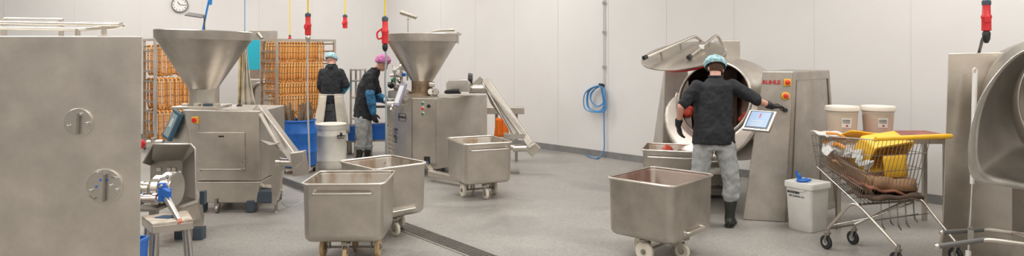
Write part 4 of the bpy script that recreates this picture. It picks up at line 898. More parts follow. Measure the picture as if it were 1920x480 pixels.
# lid
ln_ = V(-.21, -.27, .94).normalized(); lc = P(1279.5, 102.5, 7.9)
q = MB(); q.lathe([(.46, -.02), (.478, -.018), (.478, -.004), (.46, 0), (.30, .008), (.02, .012)], lc, ln_, 64); ld = q.build('lid', ST, t, angle=50)
q = MB(); q.lathe([(.30, -.10), (.33, -.09), (.34, -.02)], lc+V(.04, .04, 0), ln_, 36); q.build('lid_seal', RED, ld)
Bl = basis(ln_); lu = V(.8, .6, 0); lu = (lu-ln_*lu.dot(ln_)).normalized(); lv = ln_.cross(lu)
def lidpt(px, py, h):                            # point over the lid plane seen at pixel
    d = V((px-960)/F, 1, -(py-HOR)/F); o = V(0, 0, H); k = (lc+ln_*h-o).dot(ln_)/d.dot(ln_); return o+d*k
for b0, b1, b2, e0 in (((1209, 108), (1304, 67), (1317, 79), (1207, 109)), ((1292, 107), (1345, 64), (1355, 86), (1290, 109))):
    hY = 7.62 if b0[0] < 1250 else 7.60
    a0 = P(*b0, 7.66); a1 = P(*b1, 8.16); a2 = P(*b2, 8.3)
    q = MB(); q.tube(fillet([a0, a1, a2], .09, 7), .017, 12); bar_ = q.build('lid_handle', ST, ld)
    q = MB(); q.tube([a0-(a1-a0).normalized()*.02, a0+(a1-a0).normalized()*.03], .026, 12); q.build('end_cap', BLACK, bar_)
    for f_ in (.3, .68):
        p = a0.lerp(a1, f_); qd = (p-lc).dot(ln_)
        q = MB(); q.tube([p, p-ln_*max(.03, qd)], .014, 8); q.build('bracket', STD, bar_)
q = MB(); p = P(1292, 108, 7.66).lerp(P(1345, 64, 8.16), .42); q.box(p+V(0, -.01, .005), (.05, .05, .05)); q.build('clamp', WHITE, ld, bev=.006)
# pipes, base, tablet
q = MB(); q.tube([P(1362, 264, 8.0), P(1415, 256, 7.9)], .04, 16); q.build('cross_pipe', ST, t)
q = MB(); q.box((2.42, 8.75, .22), (.9, .35, .12)); q.box((2.4, 8.45, .42), (.75, .08, .06)); q.box((2.25, 8.8, .08), (1.0, .7, .08)); q.build('base_frame', STD, t, bev=.006)
q = MB(); q.box((2.72, 8.75, .55), (.14, .3, .9)); q.box((2.15, 8.75, .55), (.14, .3, .9)); q.build('drum_support', ST, t, bev=.008)
T0, T1, T2, T3 = P(1417, 207, 6.98), P(1451, 209, 6.92), P(1430, 246, 6.74), P(1395, 238, 6.8)
cen = P(1423, 225.5, 6.85); tu = V(.62, -.78, 0).normalized(); Mq = frame(cen, tu, V(.78, .62, 0).normalized()*math.sin(.68)+V(0, 0, math.cos(.68)))
hw_ = .15; hh_ = .12
q = MB(); q.T(Mq); q.box((0, 0, -.015), (hw_*2, hh_*2, .035)); tb = q.build('control_tablet', ST2, t, bev=.006)
q = MB(); q.T(Mq); q.box((0, .004, .004), (hw_*1.7, hh_*1.75, .004)); q.build('bezel', mat('bezel_dark', (.03, .04, .06), .3), tb, smooth=False)
m, nt, b = nodes('tablet_screen'); b.inputs['Base Color'].default_value = (.02, .03, .05, 1); b.inputs['Emission Color'].default_value = (.30, .50, .78, 1); b.inputs['Emission Strength'].default_value = .75; b.inputs['Roughness'].default_value = .2
q = MB(); q.T(Mq); q.box((0, .006, .0075), (hw_*1.45, hh_*1.5, .003)); sc_ = q.build('screen', m, tb, smooth=False)
q = MB(); q.T(Mq); q.box((.0, .05, .0105), (.012, .05, .002)); q.build('screen_mark', RED, sc_, smooth=False)
q = MB(); q.T(Mq)
for k in range(3): q.box((0, -.02-.025*k, .0105), (hw_*.9, .006, .002))
q.build('screen_lines', LBL, sc_, smooth=False)
q = MB(); q.tube(fillet([cen+V(0, .03, -.02), cen+V(.06, .2, -.10), V(2.62, 7.42, 1.0)], .05), .02, 10); q.build('tablet_arm', STD, t)

# ---------------------------------------------------------------- white bucket with blue glove
bc = V(3.03, 7.0, 0); 
t = thing('lidded_bucket', 'square white plastic bucket with printed side standing before the tapered column', 'bucket', (bc.x, bc.y, 0), math.radians(33))
Mb = ROOTM[t.name]
q = MB(); q.T(Mb); q.rings([rrect(.26, .25, .03, 0, 5), rrect(.275, .265, .03, .01, 5), rrect(.315, .305, .035, .43, 5), rrect(.31, .30, .035, .48, 5)]); q.build('bucket_body', WHITE, t)
q = MB(); q.T(Mb); q.rings([rrect(.345, .335, .04, .435, 5), rrect(.345, .335, .04, .478, 5), rrect(.335, .325, .04, .49, 5), rrect(.29, .28, .04, .49, 5), rrect(.28, .27, .04, .475, 5)]); q.build('lid', WHITE, t)
q = MB(); q.T(Mb @ Matrix.Translation((-.05, -.151, .36)) @ Matrix.Rotation(-math.radians(87), 4, 'X') @ Matrix.Rotation(PI, 4, 'X') )
q.bm.free()
ft = Mb.to_3x3() @ V(1, 0, 0); fu = Mb.to_3x3() @ V(0, -.045, 1)
# printed text on the left (camera facing) side
lx = Mb.to_3x3() @ V(0, -1, 0); lup = Mb.to_3x3() @ V(-.048, 0, 1); 
def bside(y, z, k=0.0): return Mb @ V(-(.275/2+(.315-.275)/2*z/.43)-.003-k, y, z)
text_mesh('BANDEN', .034, frame(bside(.055, .385), lx, lup), 'print', INK, t, bold=.001)
text_mesh('MET JUNOX CO', .024, frame(bside(.02, .348), lx, lup), 'print', INK, t)
q = MB(); q.tube(smooth_path([bside(.09, .43, .005), bside(.05, .41, .008), bside(-.0, .405, .01), bside(-.06, .412, .008), bside(-.09, .43, .005)]), .004, 6); q.build('handle', OFFW, t)
q = MB(); q.T(Mb); q.box((.162, .06, .25), (.012, .05, .12)); q.build('side_grip', BLACK, t)
q = MB(); c = V(bc.x-.06, bc.y, .477)
q.ball(c+V(0, 0, .018), .05, 14, (1.2, .8, .3)); 
for dx, dy, hz in ((-.05, .02, .11), (-.02, .0, .07), (.06, .0, .035), (.09, -.03, .02), (.07, .04, .02)):
    q.tube([c+V(dx*.3, dy*.3, .016), c+V(dx*.8, dy*.8, .016+hz*.6), c+V(dx, dy, .012+hz)], [.02, .016, .009], 8)
tag(q.build('glove', BLUEP, remesh=.006, smoothit=2), 'crumpled blue glove lying on the lid of the square white bucket', 'glove')

# ---------------------------------------------------------------- table and tubs behind the trolley
t = thing('side_table', 'steel table with reddish brown top behind the shopping trolley', 'table', (3.9, 7.3, 0))
tx0, tx1 = 3.30, 4.48
q = MB(); q.box(((tx0+tx1)/2, 7.17, .945), (tx1-tx0, .46, .04)); q.build('tabletop', mat('table_red_brown', (.33, .10, .07), .5, noise_amt=.25), t, bev=.006)
q = MB(); q.box(((tx0+tx1)/2, 7.17, .90), (tx1-tx0-.04, .42, .05)); q.build('under_frame', ST, t, bev=.004)
for x in (tx0+.04, tx1-.04):
    for y in (6.99, 7.35):
        q = MB(); q.box((x, y, .44), (.04, .04, .88)); q.build('leg', ST, t, smooth=False)
def tub(px, label, mm, tilt=0, lab=1):
    Yq = 7.15; x = X(px, Yq); z0 = .965; s = 1.03
    t = thing('food_tub', label, 'tub', (x, Yq, z0))
    tr = mat('tub_plastic', (.90, .82, .70), .35, alpha=.42)
    q = MB(); q.lathe([(.128*s, 0), (.134*s, .006), (.150*s, .25), (.148*s, .25), (.131*s, .008)], (x, Yq, z0), n=40); q.build('tub_wall', tr, t)
    q = MB(); q.lathe([(.157*s, .235), (.163*s, .24), (.163*s, .275), (.157*s, .285), (.14*s, .285), (.13*s, .275)], (x, Yq, z0), n=40, cap0=False); q.build('tub_lid', mat('tub_lid_white', (.78, .72, .64), .4), t)
    q = MB(); q.lathe([(.126*s, .008), (.130*s, .012), (.142*s, .18), (.13*s, .185+.01), (.02, .18)], (x, Yq, z0), n=32); q.build('content', mm, t)
    q = MB(); rows = []
    for k in range(9):
        a = math.radians(-118+38*k/8); R = [.139*s+.002, .146*s+.002]
        rows.append([V(x+(R[0] if j == 0 else R[1])*math.cos(a), Yq+(R[0] if j == 0 else R[1])*math.sin(a), z0+(.07 if j == 0 else .17)) for j in (0, 1)])
    q.patch(rows); lb = q.build('label', LBL, t, angle=80)
    q = MB()
    for z, r_ in ((.15, .1465), (.137, .1455), (.122, .144)):
        for k in range(8):
            a0 = math.radians(-114+28*k/8); a1 = math.radians(-114+28*(k+.75)/8); R = r_*s+.0035-.0
            q.bar(V(x+R*math.cos(a0), Yq+R*math.sin(a0), z0+z), V(x+R*math.cos(a1), Yq+R*math.sin(a1), z0+z), .003, .005)
    q.build('label_print', INK, lb, smooth=False)
    q = MB(); a = math.radians(-98); q.box((x+.146*math.cos(a), Yq+.146*math.sin(a), z0+.09), (.018, .004, .018), rz=a+PI/2); q.build('label_mark', RINK, lb, smooth=False)
tub(1579, 'round plastic tub with pale beige contents, left of two on the table', EOR)
tub(1646, 'round plastic tub with pinkish contents, right of two on the table', EOR2)

# ---------------------------------------------------------------- shopping trolley
TNR, TFR = V(3.15, 5.92, 1.05), V(3.74, 6.10, 1.05); TNL, TFL = V(2.93, 6.68, 1.0), V(3.27, 6.80, 1.0)
BNR, BFR = V(3.06, 6.02, .46), V(3.66, 6.20, .47); BNL, BFL = V(2.95, 6.60, .70), V(3.25, 6.71, .70)
WIRE = steel('trolley_wire', (.30, .28, .26), .4)
t = thing('shopping_trolley', 'wire shopping trolley with yellow handle filled with cardboard and plastic waste', 'trolley', (3.35, 6.25, 0))
def grid(q, a, b, c, d, nu, nv, r):            # a-b bottom edge, d-c top edge
    for i in range(nu+1):
        u = i/nu; q.tube([a.lerp(b, u), d.lerp(c, u)], r, 5)
    for j in range(nv+1):
        v = j/nv; q.tube([a.lerp(d, v), b.lerp(c, v)], r*1.25, 6)
for nm, a, b, c, d, nu, nv in (('side_panel', BNR, BNL, TNL, TNR, 26, 4), ('side_panel', BFR, BFL, TFL, TFR, 26, 4), ('front_panel', BNL, BFL, TFL, TNL, 9, 3), ('rear_gate', BNR, BFR, TFR, TNR, 14, 4), ('basket_floor', BNR, BFR, BFL, BNL, 14, 6)):
    q = MB(); grid(q, a, b, c, d, nu, nv, .0026); q.build(nm, WIRE, t)
q = MB(); q.tube([TNR, TNL, TFL, TFR], .0055, 8, closed=True); q.tube([BNR, BNL, BFL, BFR], .0055, 8, closed=True); q.build('basket_rim', ST, t)
hL, hR = V(3.09, 5.80, 1.075), V(3.80, 5.90, 1.085); hl_ = (hR-hL).normalized()
q = MB(); q.tube([hL-hl_*.0, hL+hl_*.03, hL+hl_*.35, hR-hl_*.06, hR], [.017, .021, .020, .023, .018], 14); hn = q.build('handle', YEL, t)
for a, b in ((hL+hl_*.03, TNR), (hR-hl_*.1, TFR)):
    q = MB(); q.tube([a, b], .017, 10); q.build('handle_bracket', YEL, t)
for i, (fw, apx, rw) in enumerate(((V(2.90, 6.27, 0), V(3.04, 6.06, .46), V(3.25, 5.74, 0)), (V(3.22, 6.42, 0), V(3.70, 6.24, .47), V(3.83, 5.87, 0)))):
    q = MB(); q.tube(fillet([fw+V(0, 0, .19), apx+V(-.02, .03, -.0), apx+V(.02, -.03, .0), rw+V(0, 0, .16)], .06), .0135, 10); q.build('side_tube', ST, t)
    for k, wp_ in enumerate((fw, rw)):
        hd_ = V(.94, .34, 0)
        q = MB(); q.lathe([(.03, -.014), (.058, -.014), (.064, -.009), (.064, .009), (.058, .014), (.03, .014)], wp_+V(-.01, .01, .064), hd_, 24); wl = q.build('wheel', BLACK, t)
        q = MB(); q.lathe([(.028, -.016), (.028, .016)], wp_+V(-.01, .01, .064), hd_, 16); q.build('hub', GCAB, wl)
        q = MB()
        for s_ in (-1, 1): q.bar(wp_+V(-.01, .01, .06)+hd_*.021*s_, wp_+V(0, 0, .15)+hd_*.021*s_, .004, .035, up=(0, 1, 0))
        q.bar(wp_+V(0, 0, .15)-hd_*.024, wp_+V(0, 0, .15)+hd_*.024, .04, .008); q.tube([wp_+V(0, 0, .15), wp_+V(0, 0, .19)], .016, 8); q.build('fork', STD, wl)
q = MB(); q.tube([V(2.90, 6.27, .19), V(3.22, 6.42, .19)], .010, 8); q.tube([V(3.04, 6.06, .455), V(3.70, 6.24, .455)], .010, 8); q.build('cross_tube', STD, t)
q = MB(); q.tube([V(2.93, 6.33, .2), V(3.3, 6.25, .3), V(3.68, 6.22, .45)], .008, 8); q.build('brace', STP, t)
q = MB()
rk0 = V(3.25, 6.0, .24)
for k in range(5):
    o_ = V(.09*k, .03*k, .03*math.sin(k*2)); q.tube(fillet([rk0+o_+V(.02, .05, .22), rk0+o_+V(0, .0, .06), rk0+o_+V(.05, .03, 0), rk0+o_+V(.09, .16, .0), rk0+o_+V(.10, .2, .2)], .03), .0035, 6)
q.tube([rk0+V(-.02, 0, .1), rk0+V(.5, .14, .12)], .004, 6); q.tube([rk0+V(.0, .15, .05), rk0+V(.5, .3, .08)], .004, 6)
q.build('lower_rack', WIRE, t)
# contents
def slab(name, label, cat, c, size, rx, ry, rz, m_, wob=.012, n=9, seed=0, th=.006):
    R = Matrix.Rotation(rz, 3, 'Z') @ Matrix.Rotation(ry, 3, 'Y') @ Matrix.Rotation(rx, 3, 'X'); g = []
    for i in range(n):
        g.append([Vector(c)+R @ V((i/(n-1)-.5)*size[0], (j/(n-1)-.5)*size[1], wob*2*noise.noise(V(i*.45+seed, j*.45, seed*3.1))) for j in range(n)])
    q = MB(); q.patch(g); return tag(q.build(name, m_, solid=th, angle=60), label, cat)
CARD = mat('cardboard', (.34, .20, .11), .8, noise_amt=.15, scale=5); CARDD = mat('cardboard_dark', (.10, .065, .045), .85, noise_amt=.3)
CARDR = mat('cardboard_red', (.30, .13, .08), .8, noise_amt=.2)
m_film = mat('plastic_film', (.80, .80, .78), .22, alpha=.55, bump=1.5, bscale=10)
slab('cardboard_sheet', 'dark cardboard lying on the floor of the trolley basket', 'cardboard', (3.36, 6.17, .53), (.56, .34, 0), 0, .02, .3, CARDD, .02, seed=1, th=.03)  # darker brown piece on the basket floor
slab('cardboard_box', 'thick crushed brown cardboard box filling the bottom of the trolley', 'cardboard box', (3.36, 6.27, .64), (.50, .38, 0), .05, .12, .33, CARD, .015, seed=12, th=.11)
slab('cardboard_sheet', 'brown flattened box leaning along the near side of the trolley', 'cardboard', (3.10, 6.30, .69), (.62, .26, 0), 1.15, -.32, 1.83, CARD, .012, seed=2, th=.012)
slab('cardboard_sheet', 'brown cardboard flap lying diagonally low in the trolley', 'cardboard', (3.29, 6.2, .61), (.46, .34, 0), .15, .22, .35, CARDR, .02, seed=3, th=.02)
slab('cardboard_sheet', 'light brown cardboard piece slanting up at the trolley nose', 'cardboard', (3.14, 6.45, .78), (.36, .24, 0), .25, -.1, 1.2, CARD, .02, seed=4, th=.015)
slab('plastic_sheet', 'crumpled clear plastic film in the nose of the trolley', 'plastic film', (3.12, 6.45, .90), (.34, .34, 0), .1, -.1, 1.1, m_film, .05, 14, seed=5, th=.004)
slab('plastic_sheet', 'crumpled clear plastic bag by the near side of the trolley', 'plastic film', (3.13, 6.18, .86), (.18, .28, 0), .4, .6, .2, m_film, .05, 14, seed=6, th=.004)
slab('orange_strip', 'orange printed strip lying among clear film in the trolley', 'strip', (3.06, 6.46, .94), (.05, .30, 0), .1, .1, .3, mat('strip_orange', (.85, .34, .04), .5), .02, 8, seed=7)
slab('white_board', 'grey white sheet resting over the trolley nose', 'sheet', (3.08, 6.60, 1.02), (.30, .22, 0), .12, .05, .35, mat('sheet_white', (.62, .61, .59), .5), .01, 8, seed=8, th=.01)
q = MB(); q.tube([V(2.99, 6.5, 1.04), V(3.07, 6.45, 1.04), V(3.15, 6.38, 1.0)], [.014, .01, .007], 8); tag(q.build('marker_pen', mat('pen_orange', (.75, .30, .04), .5)), 'dark tipped orange tool lying on the grey white sheet over the trolley nose', 'tool')
# yellow crate standing on its side with lid flap
yc = thing('yellow_crate', 'bright yellow plastic crate standing tilted in the shopping trolley', 'crate', (3.43, 6.32, .6))
yc['category'] = 'crate'
Ry = Matrix.Translation((3.42, 6.36, .86)) @ Matrix.Rotation(math.radians(14), 4, 'Z') @ Matrix.Rotation(math.radians(-58), 4, 'X') @ Matrix.Rotation(math.radians(-8), 4, 'Y')
q = MB(); q.T(Ry); q.rings([rrect(.44, .34, .03, .10), rrect(.46, .36, .03, -.08), rrect(.49, .39, .03, -.08), rrect(.49, .39, .03, -.095), rrect(.45, .35, .03, -.095), rrect(.42, .32, .03, .085)]); q.build('crate_shell', YEL, yc)
q = MB(); q.T(Ry); q.lathe([(.035, .101), (.035, .104)], (.12, -.05, 0), (0, 0, 1), 20, ); q.build('round_mark', LBL, yc, smooth=False)
slab('yellow_board', 'yellow plastic sheet propped over the top of the yellow crate', 'lid', (3.30, 6.50, 1.02), (.34, .22, 0), -.35, .12, .25, YEL, .004, 6, seed=9, th=.012)
slab('yellow_sheet', 'yellow plastic panel upright behind the rear gate of the trolley', 'panel', (3.47, 6.18, .78), (.26, .2, 0), 1.45, 0, .3, YEL, .004, 6, seed=10, th=.012)

# ---------------------------------------------------------------- right hand machine
Yp = 6.02
pl_, pr_ = X(1765, Yp), X(1912, Yp)
t = thing('mixing_drum_machine', 'tall plain steel panel machine with big curved steel scoop at the right edge', 'machine', (4.3, 6.2, 0))
q = MB(); q.hexa([(pl_, Yp, 0), (pr_+.3, Yp, 0), (pr_+.8, Yp+.5, 0), (pl_+.42, Yp+.5, 0)], [(X(1778, Yp), Yp, 1.80), (pr_+.3, Yp, 1.815), (pr_+.8, Yp+.5, 1.815), (pl_+.46, Yp+.5, 1.80)]); q.build('column', STB, t, smooth=False, bev=.008)
q = MB(); x = X(1913, 5.4); q.box((x+.22, 5.4, .39), (.36, .3, .78)); q.build('drum_support', STD, t, bev=.01)
# scoop: outline ring (large) to inner mouth ring
Yo, Yi = 4.95, 5.45
out = [(1925, 93), (1900, 107), (1875, 130), (1850, 163), (1832, 200), (1820, 245), (1816, 290), (1818, 318), (1826, 334), (1845, 343), (1875, 348), (1920, 354), (1980, 358), (2050, 350), (2120, 325), (2170, 280), (2190, 220), (2180, 160), (2140, 110), (2080, 80), (2000, 76), (1960, 80)]
cx_, cy_ = 2018, 186; rows = []
op = smooth_path([V(a, b, 0) for a, b in out], 4, closed=True)
for p in op:
    a = math.atan2(p.y-cy_, p.x-cx_); row = []
    inn = V(cx_+110*math.cos(a), cy_+110*math.sin(a), 0)
    for j in range(7):
        f_ = j/6; pp = p.lerp(inn, f_); Yj = Yo+(Yi-Yo)*(f_*.85+.15*math.sin(f_*PI/2)); row.append(P(pp.x, pp.y, Yj))
    rows.append(row)
rows.append(rows[0])
q = MB(); q.patch(rows); sc_ = q.build('scoop', ST2, t, solid=.008, angle=70)
q = MB(); q.tube([r[0] for r in rows[:-1]], .005, 8, closed=True); q.build('scoop_edge', STP, sc_)
q = MB(); q.tube([r[-1] for r in rows[:-1]], .014, 8, closed=True); q.build('mouth_rim', ST, sc_)
ci = P(cx_, cy_, Yi)
q = MB(); q.lathe([(.47, 0), (.56, .25), (.56, .7), (.02, .8)], ci, (.35, .9, -.1), 40, cap0=False); q.build('drum', STD, t)
q = MB(); q.box(ci+V(.45, 1.25, -.62), (.3, .3, 1.2)); q.build('drum_bearing', STD, t, bev=.01)
t = thing('lifting_frame', 'low two bar steel tube frame with rounded ends at the bottom right', 'frame', (4.1, 5.2, .35))
q = MB(); e0, e1, e2 = P(1757, 462, 5.15), P(1850, 449, 5.15), P(1990, 466, 4.9)
q.tube(fillet([e0, e1, e2], .06), .0165, 12); q.build('tube', ST, t)
q = MB(); q.tube([e0, e1], .0185, 12); q.build('dark_length', mat('tube_dark_grey', (.13, .125, .12), .5), t)  # left length of each bar in darker grey, slightly thicker
q = MB(); q.ball(P(1757, 462, 5.15), .022, 14); q.build('end_ball', STP, t)
q = MB(); e0, e1, e2 = P(1766, 436, 5.5), P(1850, 430, 5.5), P(1990, 450, 5.25); q.tube(fillet([e0, e1, e2], .06), .0165, 12); q.build('tube', ST, t)
q = MB(); q.tube([e0, e1], .0185, 12); q.build('dark_length', MATS['tube_dark_grey'], t)
q = MB(); q.ball(P(1766, 436, 5.5), .02, 14); q.build('end_ball', STP, t)
q = MB(); q.box(((P(1990, 466, 4.9).x), 5.1, .2), (.06, .5, .4)); q.build('upright', ST, t, bev=.004)
q = MB(); q.tube([P(1761, 461, 5.15), P(1769, 436, 5.5)], .012, 8); q.build('end_brace', ST, t)
q = MB(); q.bar(P(1820, 442, 5.3)+V(0, 0, 0), P(1820, 430, 5.75), .04, .05); q.build('frame_bracket', STD, t)
# squeegee leaning on the column
t = thing('floor_squeegee', 'white handled floor squeegee leaning upright against the right hand steel panel', 'squeegee', P(1815, 478, 5.75))
a0, a1 = P(1828, 131, 5.95), P(1823, 345, 5.84); a2 = P(1816, 470, 5.77)
q = MB(); q.tube([a0+V(0, 0, -.03), a1], [.021, .018], 14); q.build('handle', WHITE, t)
q = MB(); q.tube([a0+V(-.017, 0, -.03), a0+V(-.017, 0, .0), a0+V(0, 0, .016), a0+V(.017, 0, 0), a0+V(.017, 0, -.03)], .008, 8); q.build('hanging_loop', WHITE, t)
q = MB(); q.tube([a1, a2], .013, 12); q.build('steel_pole', ST2, t)
q = MB(); q.tube([a2, P(1815, 482, 5.76), V(a2.x-.0, 5.755, .04)], .022, 12); q.build('socket', WHITE, t)
q = MB(); q.box((a2.x, 5.75, .035), (.45, .035, .05)); q.box((a2.x, 5.75, .012), (.44, .01, .024)); q.build('blade', WHITE, t)
# ---------------------------------------------------------------- people
def chain(q, pts, rad, n=14, k=4):
    sp_ = smooth_path(pts, k); m = len(pts); rr = []
    for i in range(len(sp_)):
        u = i/k; a = min(int(u), m-2); f_ = u-a; rr.append(rad[a]*(1-f_)+rad[a+1]*f_)
    q.tube(sp_, rr, n); q.ball(sp_[0], rr[0], n); q.ball(sp_[-1], rr[-1], n)
def limb(q, pts, rad, n=14):                    # straight segments with round joints
    for (a, b, ra, rb) in zip(pts, pts[1:], rad, rad[1:]):
        a, b = Vector(a), Vector(b); k = [a.lerp(b, i/4) for i in range(5)]
        mid = [ra+(rb-ra)*i/4 for i in range(5)]
        q.tube(k, mid, n)
    for p, r in zip(pts, rad): q.ball(p, r, n)
def torso(q, secs, S, n=24):                    # secs: (centre, half width, half depth, forward shift)
    S = Vector(S).normalized(); rs = []
    m = len(secs)
    for i, (c, a, b) in enumerate(secs):
        c = Vector(c); d = (Vector(secs[min(i+1, m-1)][0])-Vector(secs[max(i-1, 0)][0])).normalized()
        Fd = d.cross(S).normalized()
        rs.append([c+S*a*math.copysign(abs(math.cos(2*PI*j/n))**.85, math.cos(2*PI*j/n))+Fd*b*math.copysign(abs(math.sin(2*PI*j/n))**.85, math.sin(2*PI*j/n)) for j in range(n)])
    q.rings(rs)
def hand(q, w, d, pn, side, curl=.5, r=.0095, s=1.0, spread=.0):   # wrist, direction, palm normal, thumb side vector
    d = Vector(d).normalized(); pn = Vector(pn); pn = (pn-d*pn.dot(d)).normalized(); sd = d.cross(pn)
    if sd.dot(Vector(side)) < 0: sd = -sd       # sd points to the thumb side
    w = Vector(w)
    q.hexa([w+sd*a*s+pn*b*s for a, b in ((-.028, -.015), (.028, -.015), (.028, .015), (-.028, .015))], [w+d*.092*s+sd*a*s+pn*b*s for a, b in ((-.040, -.013), (.040, -.013), (.040, .012), (-.040, .012))])
    q.tube([w+d*.0*s, w+d*.05*s, w+d*.088*s], [.025*s, .028*s, .02*s], 10, flat=.7)
    for k, (o, L_) in enumerate(((.031, .072), (.011, .080), (-.010, .074), (-.030, .058))):
        p = w+d*.086*s+sd*o*s; a = .15+curl*.35; dr_ = d+sd*o*spread
        pts = [p-d*.012*s, p]
        for f_ in (.45, .32, .23):
            dd_ = (dr_.normalized()*math.cos(a)+pn*math.sin(a)).normalized(); p = p+dd_*L_*f_*s; pts.append(p); a += curl*.85
        q.tube(pts, [r*1.15*s, r*1.12*s, r*1.05*s, r*.95*s, r*.8*s], 8); q.ball(pts[-1], r*.8*s, 8)
    p0 = w+d*.025*s+sd*.022*s+pn*.004*s; p1 = p0+(d*.6+sd*.75+pn*.25).normalized()*.038*s; p2 = p1+(d*.85+sd*.35+pn*.35).normalized()*.032*s; p3 = p2+(d*.9+sd*.05+pn*.45).normalized()*.026*s
    q.tube([p0, p1, p2, p3], [r*1.5*s, r*1.3*s, r*1.1*s, r*.85*s], 8); q.ball(p3, r*.85*s, 8)
def head(q, c, S, Fh):                          # skull, jaw, nose, ears
    S = Vector(S).normalized(); Fh = Vector(Fh).normalized(); U = S.cross(Fh).normalized()
    R = Matrix((S, Fh, U)).transposed(); c = Vector(c)
    q.ball(c+U*.022, .098, 24, (.79, .98, .95), R)
    q.ball(c-U*.035+Fh*.030, .075, 20, (.80, .82, 1.0), R)       # face and jaw
    q.ball(c-U*.088+Fh*.058, .028, 12, (1.1, .8, .8), R)          # chin
    q.tube([c+Fh*.088+U*.008, c+Fh*.104-U*.022, c+Fh*.112-U*.034], [.008, .012, .013], 8); q.ball(c+Fh*.108-U*.036, .015, 10, (1.2, .9, .8), R)
    q.tube([c+Fh*.087+U*.024-S*.045, c+Fh*.094+U*.022, c+Fh*.087+U*.024+S*.045], .009, 8)   # brow
    for s_ in (-1, 1): q.ball(c+S*.080*s_-Fh*.004-U*.010, .030, 12, (.35, .6, 1.0), R); q.ball(c+S*.035*s_+Fh*.072-U*.025, .022, 10, (1, .8, .9), R)
    q.ball(c+Fh*.089-U*.066, .012, 10, (2.2, .8, .5), R); q.ball(c+Fh*.087-U*.075, .011, 10, (1.9, .8, .6), R)   # lips
    return R, U
def face_parts(t, c, S, Fh, par):
    S = Vector(S).normalized(); Fh = Vector(Fh).normalized(); U = S.cross(Fh).normalized(); c = Vector(c)
    for s_ in (-1, 1):
        q = MB(); q.ball(c+S*.031*s_+Fh*.086+U*.002, .0125, 12); e = q.build('eye', mat('eye_white', (.75, .72, .70), .3), par)
        q = MB(); q.ball(c+S*.031*s_+Fh*.0945+U*.001, .0058, 10); q.build('iris', INK, e)
def cap(q, c, S, Fh, U, r=.108, k=1.0, amp=.008, z0=.0, seed=0):
    R = Matrix((Vector(S).normalized(), Vector(Fh).normalized(), Vector(U).normalized())).transposed(); rs = []
    n = 36
    for i in range(13):
        a = (PI*.5+.18)*(1-i/12)  # from rim to crown
        ring = []
        for j in range(n):
            b = 2*PI*j/n; sx = math.sin(a); rr_ = r*(1+(.05 if i > 1 else -.05 if i == 0 else 0))
            wob = amp*noise.noise(V(math.cos(b)*3+seed, math.sin(b)*3, i*.8))*2+(amp*.5*math.sin(b*13) if i < 4 else 0)
            ring.append(Vector(c)+R @ V((rr_*.86*sx+wob*.8)*math.cos(b), (rr_*1.03*sx+wob)*math.sin(b), z0+(rr_*k+wob)*math.cos(a)))
        rs.append(ring)
    q.rings(rs, cap0=False)
def boots(t, ank, fdir, top):
    q = MB(); fdir = Vector(fdir).normalized(); a = Vector(ank)
    q.tube([a.lerp(Vector(top), f_) for f_ in (1, .75, .5, .25, 0)], [.072, .069, .062, .052, .053], 18); q.ball(a+V(0, 0, -.02), .056, 14)
    s = V(fdir.y, -fdir.x, 0)
    rs = []
    for x, wd, hh in ((-.075, .028, .06), (-.055, .040, .085), (0, .042, .095), (.06, .043, .075), (.12, .047, .062), (.165, .044, .055), (.195, .028, .042)):
        c = V(a.x, a.y, 0)+fdir*x; rs.append([c+s*wd*math.cos(2*PI*j/14)+V(0, 0, max(.012, .012+hh*(.5+.5*math.sin(2*PI*j/14)))) for j in range(14)])
    q.rings(rs)
    b = q.build('boot', RUB, t, remesh=.009, smoothit=3)
    q = MB(); rs = []
    for z in (.0, .022):
        ring = []
        for x, wd in ((-.082, .025), (-.05, .044), (0, .046), (.07, .049), (.13, .052), (.175, .047), (.206, .024)): ring.append(V(a.x, a.y, z)+fdir*x+s*wd)
        for x, wd in ((.206, .024), (.175, .047), (.13, .052), (.07, .049), (0, .046), (-.05, .044), (-.082, .025)): ring.append(V(a.x, a.y, z)+fdir*x-s*wd)
        rs.append(ring)
    q.rings(rs); q.build('sole', BLACK, b)
